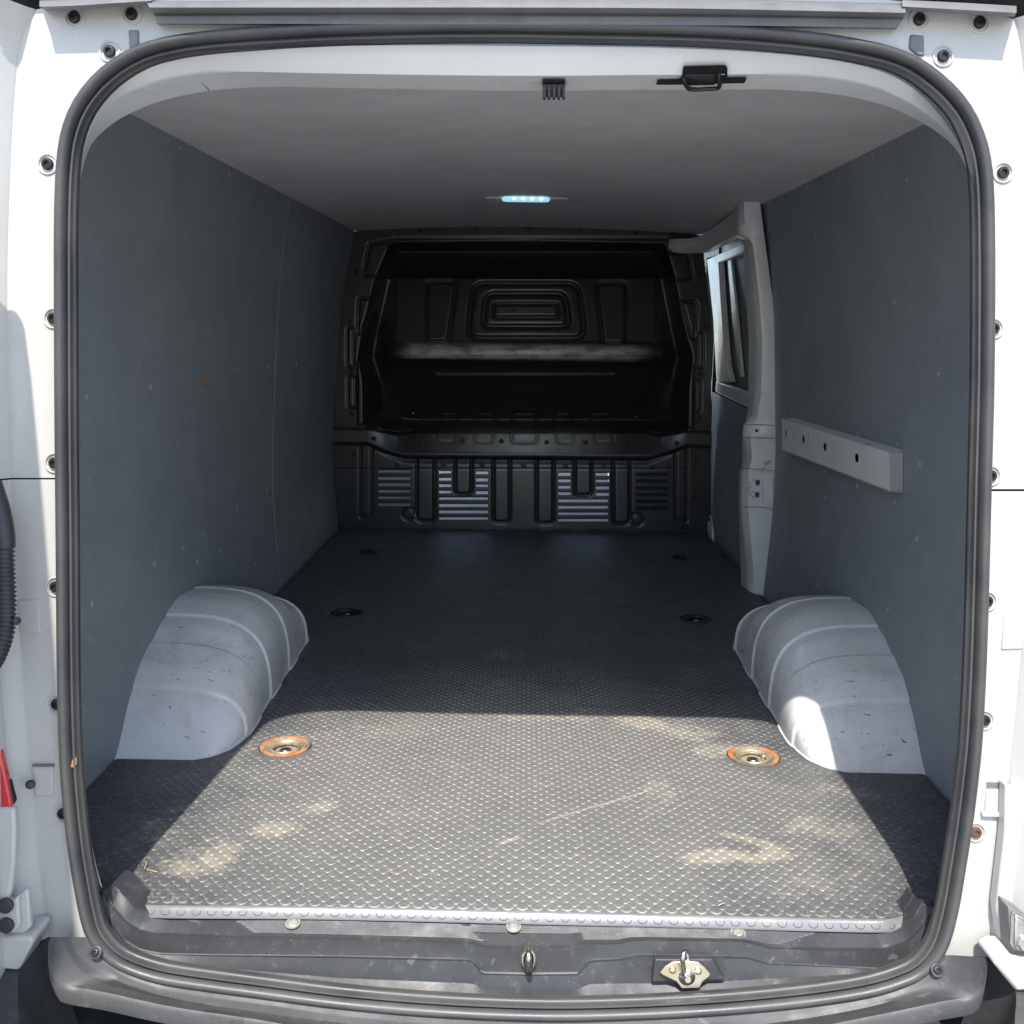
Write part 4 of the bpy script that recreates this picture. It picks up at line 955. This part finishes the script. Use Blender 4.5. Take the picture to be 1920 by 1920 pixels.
# upright pressings of the lower panel
def ribu(x0, x1, y1, y0=852): groove(rrect(x0, y0-30, x1, y1, 9), 2.6, .0085); raised(rrect(x0+1, y0-30, x1-1, y1-1, 8), -.0045, 2.5)
base_low = VV > np.maximum(slo+4, 0)
Dsave = D.copy()
for a in ((781, 814, 977), (853, 884, 927), (925, 956, 979), (1006, 1038, 981), (1078, 1110, 929), (1150, 1181, 982)): ribu(*a)
groove(rrect(675, 800, 696, 970, 2), 2.4, .007); groove(rrect(1267, 812, 1288, 977, 2), 2.4, .007)
D = np.where(base_low, D, Dsave)
D = D+.0012*(np.abs(VV-879) < 1.6)*base_low
for (a, q) in ((766, 964), (1195, 974)):
    rr_ = np.hypot(UU-a, VV-q); D = D+.006*np.exp(-((rr_-11)/2)**2)
D = D+.004*np.exp(-((VV-447)/2.5)**2)*((UU > 735) & (UU < 1250))
inside = poly_sdf(OUTL, UU, VV) < 1.5
# air slots
SLOTS = [(709, 771, v) for v in (883.5, 896, 908, 920.5, 933, 945.5)]
SLOTS += [(822, 847, v) for v in (885, 898, 910, 922)]+[(892, 916, v) for v in (886, 899, 910.5, 923)]+[(822, 916, v) for v in (934.5, 947, 959, 971.5)]
SLOTS += [(1046, 1071, v) for v in (888.5, 901, 913, 925)]+[(1117, 1142, v) for v in (889, 901.5, 914, 926)]+[(1046, 1141, v) for v in (938.5, 950.5, 963, 975)]
SLOTS += [(1192, 1253, v) for v in (890.5, 902.5, 915.5, 928, 940.5, 953)]
slot = np.zeros(UU.shape, bool)
dirs = [[None]*1]
# world positions: along the viewing ray is avoided; depth is added along y from the point on the plane
Rr, Uu, Ff = np.array(R_), np.array(U_), np.array(F_)
dv = ((UU-960)/FPX)[..., None]*Rr-((VV-960)/FPX)[..., None]*Uu+Ff
t = (BY-CAM.y)/dv[..., 1]
Pw = np.array(CAM)+dv*t[..., None]
Pw[..., 1] += D
nv_, nu_ = UU.shape
idx = np.arange(nv_*nu_).reshape(nv_, nu_)
quad = np.stack([idx[:-1, :-1], idx[1:, :-1], idx[1:, 1:], idx[:-1, 1:]], -1)
uc = (UU[:-1, :-1]+UU[1:, 1:])/2; vc = (VV[:-1, :-1]+VV[1:, 1:])/2
keep = inside[:-1, :-1] & inside[1:, 1:] & inside[1:, :-1] & inside[:-1, 1:]
for a, q, vv_ in SLOTS: keep &= ~((uc > a+1) & (uc < q-1) & (np.abs(vc-vv_) < 3.1))
quad = quad[keep].reshape(-1)
me = bpy.data.meshes.new('bulkhead_sheet'); me.vertices.add(nv_*nu_); me.vertices.foreach_set('co', Pw.reshape(-1).astype(np.float32))
me.loops.add(len(quad)); me.loops.foreach_set('vertex_index', quad.astype(np.int32)); nf = len(quad)//4
me.polygons.add(nf); me.polygons.foreach_set('loop_start', (np.arange(nf)*4).astype(np.int32)); me.polygons.foreach_set('loop_total', np.full(nf, 4, np.int32))
me.update(calc_edges=True); me.validate()
bm = bmesh.new(); bm.from_mesh(me); bmesh.ops.delete(bm, geom=[v for v in bm.verts if not v.link_faces], context='VERTS'); bm.to_mesh(me); bm.free()
link('pressed_sheet', me, bulk, bulkE, 179)
for a, q, vv_ in SLOTS:     # a slanted lip above each slot
    p0, p1 = atY(a, vv_-3.4, BY-.001), atY(q, vv_-3.4, BY-.001)
    pts = [p0, p1, p1+Vector((-.002, -.004, -.0035)), p0+Vector((.002, -.004, -.0035))]
    o = obj('slat', *prism(pts, Vector((0, .0012, .0012))), bulk, bulkE, None)
bb = lathe_mesh('bolt', [(.0125, -.002), (.0125, .001), (.0095, .0016), (.0090, .0070), (.0075, .0085), (.002, .0088)], 12); bb.materials.append(bolt_black)
bb.polygons.foreach_set('use_smooth', [True]*len(bb.polygons)); bb.set_sharp_from_angle(angle=rad(40))
BB = [(787, 433), (891, 431), (990, 430), (1088, 432), (1190, 436), (1260, 438), (668, 510), (655, 603), (660, 696), (661, 775), (1311, 516), (1322, 612), (1313, 703), (1309, 783),
      (793, 826), (867, 827), (940, 828), (1025, 830), (1098, 830), (1173, 831), (702, 822), (1268, 831), (745, 871), (832, 871), (904, 872), (982, 873), (1060, 874), (1132, 875), (1221, 876), (664, 850), (663, 921), (1304, 859), (1300, 931)]
for i, p in enumerate(BB):
    o = bpy.data.objects.new('bolt', bb); scene.collection.objects.link(o); o.parent = bulkE
    dd = float(D[int((p[1]-V0)/du), int((p[0]-U0)/du)])
    o.matrix_world = Matrix.Translation(atY(*p, BY)+Vector((0, dd-.001, 0))) @ Vector((0, -1, .25 if 820 < p[1] < 832 else 0)).to_track_quat('Z', 'Y').to_matrix().to_4x4()
for p in ((770, 777), (1197, 784)):
    o = link('rivet', lathe_mesh('rivet', [(.005, 0), (.004, .004), (.001, .005)], 8), steel, bulkE, 60); o.matrix_world = Matrix.Translation(atY(*p, BY)+Vector((0, .10, 0))) @ Vector((0, -1, 0)).to_track_quat('Z', 'Y').to_matrix().to_4x4()
# sides of the cab behind, closing sheets above and beside the bulkhead
tb = []
for (a, q) in (((-.97, 1.36), (.97, 1.6)), ((-.97, -.3), (-.86, 1.45)), ((.905, -.3), (1.0, 1.45)), ((-.97, -.4), (.97, -.012))):
    tb.append(box_data(((a[0]+q[0])/2, BY+.16, (a[1]+q[1])/2), (q[0]-a[0], .01, q[1]-a[1])))
part(obj('cab_frame', *join(tb), bulk, None, None))
# frayed bead where bulkhead meets the floor
for k in range(12):
    a = 640+k*56+random.uniform(-6, 6); ln = random.uniform(34, 50); pts = []
    for j in range(7): pts.append(atY(a+ln*j/6, 992+ (a-640)*.006+1.6*math.sin(j*1.1+k)+random.uniform(-1, 1), BY-.012))
    tube('sealant_bead', pts, .0035, tape, bulkE, 6)
# cab: seats, pale panel added to brighten slots, daylight through the open cab windows
seatE = empty('cab_seats', (0, 0, 0)); part(seatE)
for x, m_ in ((-.68, seat_mid), (.0, cab_grey), (.68, chassis)):
    o = fix_normals(obj('seat_bounce_panel', *box_data((x, BY+(.50 if x else .72), .25 if x else .08), (.36 if x else .96, .10, .75), Matrix.Rotation(rad(-38 if x else -60), 3, 'X')), m_, seatE, 40)); bevelled(o, .03, 3)
part(obj('cab_floor', *box_data((0, BY+.75, -.2), (1.9, 1.3, .03)), cab_grey, None, None))

# ---------------------------------------------------------------- ceiling lamp
lampE = empty('ceiling_lamp', (0, 0, 0)); part(lampE)
cl_ = atC(986, 370)
def slab(name, cx, cy, cz, w, d, h, mat, parent, r=.01):
    P = [Vector((cx+a/1000, cy+b_/1000, cz)) for a, b_ in rrect(-w*500, -d*500, w*500, d*500, r*1000)]
    return fix_normals(obj(name, *prism(P, Vector((0, 0, h))), mat, parent, 40))
hb = slab('housing', cl_.x+.004, cl_.y+.03, cl_.z-.006, .285, .075, .012, ceiling_m, lampE, .02); bevelled(hb, .003)
lb = slab('lens', cl_.x, cl_.y-.004, cl_.z-.013, .164, .050, .010, lens_m, lampE, .02); bevelled(lb, .004)
for k in range(4):
    o = slab('led', cl_.x-.036+.031*k-.004, cl_.y-.0275, cl_.z-.0125, .010, .005, .006, led_m, lampE, .0025)

ld = bpy.data.lights.new('lamp_light', 'AREA'); ld.shape = 'RECTANGLE'; ld.size = .15; ld.size_y = .04; ld.energy = .32; ld.color = (.86, .95, 1)
lo = bpy.data.objects.new('lamp_light', ld); scene.collection.objects.link(lo); lo.parent = lampE; lo.location = (cl_.x, cl_.y, cl_.z-.022)
# ---------------------------------------------------------------- pillar behind the sliding door
def px_rows(cols, n=60):   # cols: list of (polyline px, Y depth function) lofted across
    rows = []
    for pts, yf in cols:
        yv = np.array([p[1] for p in pts], float); xv = np.array([p[0] for p in pts], float)
        vv_ = np.linspace(yv[0], yv[-1], n); xx = np.interp(vv_, yv, xv)
        rows.append([atY(a, b_, yf(b_) if callable(yf) else yf) for a, b_ in zip(xx, vv_)])
    return rows
pilE = empty('door_pillar', (0, 0, 0)); part(pilE); pilE['label'] = 'pale painted pillar between sliding door and right lining'
cR = [(1424, 374), (1437, 470), (1449, 560), (1456, 640), (1462, 720), (1466, 780), (1465, 815), (1461, 845), (1458, 870), (1461, 884), (1461, 940), (1456, 958), (1452, 990), (1447, 1050), (1440, 1090), (1431, 1124)]
cM = [(1394, 374), (1398, 430), (1412, 460), (1424, 560), (1430, 640), (1427, 740), (1418, 790), (1410, 800), (1408, 830), (1410, 860), (1404, 880), (1403, 950), (1406, 990), (1412, 1060), (1415, 1124)]
cL = [(1386, 374), (1383, 440), (1405, 452), (1413, 560), (1418, 640), (1417, 720), (1411, 780), (1395, 795), (1392, 815), (1399, 840), (1401, 870), (1391, 882), (1389, 950), (1393, 1000), (1400, 1060), (1402, 1122)]
cF = [(1378, 374), (1376, 440), (1394, 452), (1399, 560), (1404, 640), (1403, 760), (1398, 800), (1391, 820), (1392, 870), (1386, 885), (1385, 960), (1388, 1050), (1390, 1118)]
rows = px_rows([(cR, 1.66), ([(a-3, b_) for a, b_ in cR], 1.655), (cM, 1.665), ([(a+3, b_) for a, b_ in cL], 1.70), (cL, 1.715), ([(a-1, b_) for a, b_ in cL], 1.73), (cF, 1.80), ([(a+6, b_) for a, b_ in cF], 1.95)], 90)
fix_normals(obj('pillar_skin', *loft(rows), pillar_paint, pilE, 60))
for pts in ([(1396, 795), (1440, 797), (1459, 798)], [(1394, 820), (1420, 821), (1456, 822)], [(1391, 878), (1420, 880), (1460, 884)], [(1393, 950), (1420, 951), (1454, 954)]):
    tube('pillar_joint', resample([atY(a, b_, 1.652) for a, b_ in pts], 8), .0012, gutter_mat, pilE, 6)
def yprism(name, pts, Y, d, mat, parent, bev=0, **p):
    o = fix_normals(obj(name, *prism([atY(a, b_, Y) for a, b_ in pts], Vector((0, d, 0))), mat, parent, 30, **p))
    if bev: bevelled(o, bev)
    return o
yprism('striker_cover', [(1431, 889), (1450, 888), (1451, 944), (1434, 946), (1430, 938)], 1.645, .015, pillar_paint, pilE, .003)
for p in ((1421, 905), (1420, 928)):
    yprism('socket', [(p[0]-4, p[1]-5), (p[0]+4, p[1]-5), (p[0]+4, p[1]+5), (p[0]-4, p[1]+5)], 1.648, .006, gutter_mat, pilE, .001)
    yprism('socket_pin', [(p[0]-1.6, p[1]-2), (p[0]+1.6, p[1]-2), (p[0]+1.6, p[1]+2), (p[0]-1.6, p[1]+2)], 1.646, .004, dark_hole, pilE)
tube('embossed_outline', [atY(a, b_, 1.650) for a, b_ in ((1412, 896), (1414, 903), (1405, 905), (1409, 912), (1401, 918), (1408, 922), (1405, 928), (1412, 931), (1413, 936))], .0010, gutter_mat, pilE, 5)
yprism('screw_hole', [(1417, 805), (1421, 805), (1421, 810), (1417, 810)], 1.647, .006, dark_hole, pilE)

# ---------------------------------------------------------------- sliding door seen from inside
sdE = empty('sliding_door', (0, 0, 0)); part(sdE); sdE['label'] = 'closed sliding side door with window'
DX = .905
def xprism(name, pts, x, d, mat, parent, bev=0, **p):
    o = fix_normals(obj(name, *prism([atX(a, b_, x) for a, b_ in pts], Vector((d, 0, 0))), mat, parent, 30, **p))
    if bev: bevelled(o, bev)
    return o
def xs_(px, py): return DX
# door inner sheet: frame round the window (four pieces) and lower board
xprism('window_frame', [(1325, 487), (1346, 480), (1351, 560), (1360, 680), (1368, 716), (1343, 716), (1337, 600), (1330, 530)], .885, .03, pillar_paint, sdE, .006)
xprism('window_frame', [(1325, 487), (1394, 455), (1396, 474), (1365, 484), (1346, 492)], .884, .03, pillar_paint, sdE, .004)
xprism('window_frame', [(1342, 714), (1410, 738), (1412, 770), (1341, 735)], .884, .03, pillar_paint, sdE, .006)
xprism('window_pane', [(1344, 485), (1412, 470), (1420, 740), (1358, 718)], .925, .004, glass_dark, sdE)
xprism('sliding_sash', [(1364, 489), (1370, 487), (1378, 560), (1391, 706), (1386, 707), (1373, 600)], .905, .012, pillar_paint, sdE, .002)
xprism('sash_edge', [(1352, 505), (1354, 505), (1362, 600), (1374, 696), (1384, 697), (1384, 700), (1372, 699), (1360, 610)], .915, .006, gutter_mat, sdE)
xprism('rubber_surround', [(1308, 470), (1393, 438), (1400, 462), (1325, 484), (1322, 560), (1336, 735), (1331, 960), (1322, 975), (1312, 990)], .915, .01, rubber, sdE)
xprism('outer_sheet', [(1304, 380), (1480, 330), (1480, 1160), (1400, 1130), (1304, 1010)], .955, .01, dark_hole, sdE)
xprism('door_board', [(1336, 735), (1420, 775), (1420, 1160), (1395, 1125), (1338, 1052), (1332, 1000), (1330, 960)], .90, .006, lining, sdE)
tube('board_edge', resample([atX(a, b_, .893) for a, b_ in ((1339, 742), (1335, 800), (1332, 880), (1328, 950), (1329, 962), (1336, 985), (1340, 1050))], 30), .0028, pillar_paint, sdE, 6)
tube('board_edge', [atX(a, b_, .893) for a, b_ in ((1340, 1050), (1365, 1085), (1392, 1118))], .0022, pillar_paint, sdE, 6)
xprism('door_foot', [(1320, 978), (1326, 975), (1334, 990), (1337, 1052), (1333, 1050), (1328, 1000)], .885, .012, pillar_paint, sdE, .003)
for p in ((1360, 755), (1381, 765), (1351, 865), (1374, 886), (1360, 1065), (1379, 1093), (1342, 1045)):
    o = bpy.data.objects.new('screw', DS); scene.collection.objects.link(o); o.parent = sdE; o.matrix_world = Matrix.Translation(atX(*p, .8985)) @ Vector((-1, 0, 0)).to_track_quat('Z', 'Y').to_matrix().to_4x4()
# curved header over the door
he = empty('door_header', (0, 0, 0)); part(he)
top = [(1256, 450, 2.66), (1262, 448, 2.60), (1300, 446, 2.52), (1325, 436, 2.38), (1350, 418, 2.18), (1372, 400, 1.95), (1392, 384, 1.74)]
midl = [(1256, 456, 2.63), (1262, 458, 2.57), (1300, 455, 2.49), (1328, 446, 2.35), (1354, 428, 2.15), (1376, 410, 1.92), (1394, 400, 1.72)]
bot = [(1256, 468, 2.65), (1266, 473, 2.60), (1310, 472, 2.52), (1332, 466, 2.38), (1358, 452, 2.18), (1380, 442, 1.95), (1396, 440, 1.74)]
rr3 = [resample([atY(a, b_, c_) for a, b_, c_ in l], 40) for l in (top, midl, bot)]
rb = [p+Vector((.03, .04, 0)) for p in rr3[2]]; rt = [p+Vector((.03, .04, .0)) for p in rr3[0]]
fix_normals(obj('header_rail', *loft([rt, rr3[0], lerp_rows(rr3[0], rr3[1], .9), rr3[1], rr3[2], rb]), pillar_paint, he, 40))
o = fix_normals(obj('header_end', *prism([rt[0], rr3[0][0], rr3[1][0], rr3[2][0], rb[0]], Vector((-.004, .0, 0))), pillar_paint, he, 40))
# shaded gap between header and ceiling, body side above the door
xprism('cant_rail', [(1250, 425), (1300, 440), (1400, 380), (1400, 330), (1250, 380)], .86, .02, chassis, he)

# ---------------------------------------------------------------- load rail on the right lining
rl = empty('load_rail', (0, 0, 0)); part(rl); rl['label'] = 'pale steel load rail with four slots on the right lining'
A_, B_, C_, D_ = atW(1466, 786, 1, .035), atW(1668, 850, 1, .035), atW(1668, 921, 1, .035), atW(1466, 843, 1, .035)
# face with real slot openings
u_ = (B_-A_); w_ = (D_-A_)
def FP(u, w): return A_.lerp(B_, u).lerp(D_.lerp(C_, u), w)
bm = bmesh.new(); ed = []
def loop_(pts):
    vv = [bm.verts.new(p) for p in pts]; return [bm.edges.new((vv[i], vv[(i+1) % len(vv)])) for i in range(len(vv))]
ed += loop_([FP(0, 0), FP(1, 0), FP(1, 1), FP(0, 1)])
def solve_uw(px, py):
    best = None
    for u in np.linspace(0, 1, 201):
        p = FP(u, .5); d = p-CAM; x = 960+FPX*d.dot(R_)/d.dot(F_)
        if best is None or abs(x-px) < best[0]: best = (abs(x-px), u)
    return best[1]
for px in (1474, 1507, 1547, 1606):
    u0 = solve_uw(px, 0); ed += loop_([FP(u0+.0135*math.cos(a), .42+.13*math.sin(a)) for a in np.linspace(0, 2*math.pi, 16, endpoint=False)])
bmesh.ops.triangle_fill(bm, use_beauty=True, edges=ed); me = bpy.data.meshes.new('rail_face'); bm.to_mesh(me); bm.free()
link('rail_face', me, pillar_paint, rl)
out = Vector((.034, 0, 0))
fl = [obj('rail_flange', *loft([[FP(t, 0) for t in np.linspace(0, 1, 12)], [FP(t, 0)+out+Vector((0, 0, .006)) for t in np.linspace(0, 1, 12)]]), pillar_paint, rl),
      obj('rail_flange', *loft([[FP(t, 1) for t in np.linspace(0, 1, 12)], [FP(t, 1)+out-Vector((0, 0, .004)) for t in np.linspace(0, 1, 12)]]), pillar_paint, rl)]
e0, e1 = FP(1, 0), FP(1, 1); q0, q1 = e0+Vector((.034, .012, .004)), e1+Vector((.034, .012, -.006))
o = obj('rail_end', [e0, e1, q1, q0], [(0, 1, 2, 3)], white_paint, rl, None)
tube('rail_lip', resample([FP(t, 1) for t in np.linspace(0, 1, 12)], 12), .0018, white_paint, rl, 6); tube('rail_lip', [FP(t, 0) for t in np.linspace(0, 1, 12)], .0015, pillar_paint, rl, 6)
o = obj('rail_back', *prism([FP(0, .05)+out*.9, FP(.95, .05)+out*.9, FP(.95, .95)+out*.9, FP(0, .95)+out*.9], Vector((.001, 0, 0))), dark_hole, rl, None)

# ---------------------------------------------------------------- loose bits lying on the mat
def chip(p, length, ang, r, mat, label, cat):
    q = atZ(*p, .0045); d = Vector((math.cos(ang), math.sin(ang), 0))*length/2
    o = tube(cat.replace(' ', '_'), resample([q-d, q+Vector((0, 0, .0015))+Vector((d.y, -d.x, 0))*.15, q+d], 6), r, mat, None, 6); o['label'] = label; o['category'] = cat; return o
chip((272, 1622), .024, 1.9, .0008, straw_m, 'bent yellow straw on the mat near the left end of the doorway sill', 'straw')
chip((285, 1633), .020, -.3, .0007, straw_m, 'short straw lying flat beside the bent one, near the left sill arm', 'straw')
chip((733, 1638), .016, 2.4, .0007, straw_m, 'tiny curled straw on the mat near the sill, left of centre', 'straw')
chip((1352, 1696), .014, .6, .0012, chalk, 'small pale fleck on the mat just above the sill, right of centre', 'fleck')
scene.render.resolution_x = scene.render.resolution_y = 1024
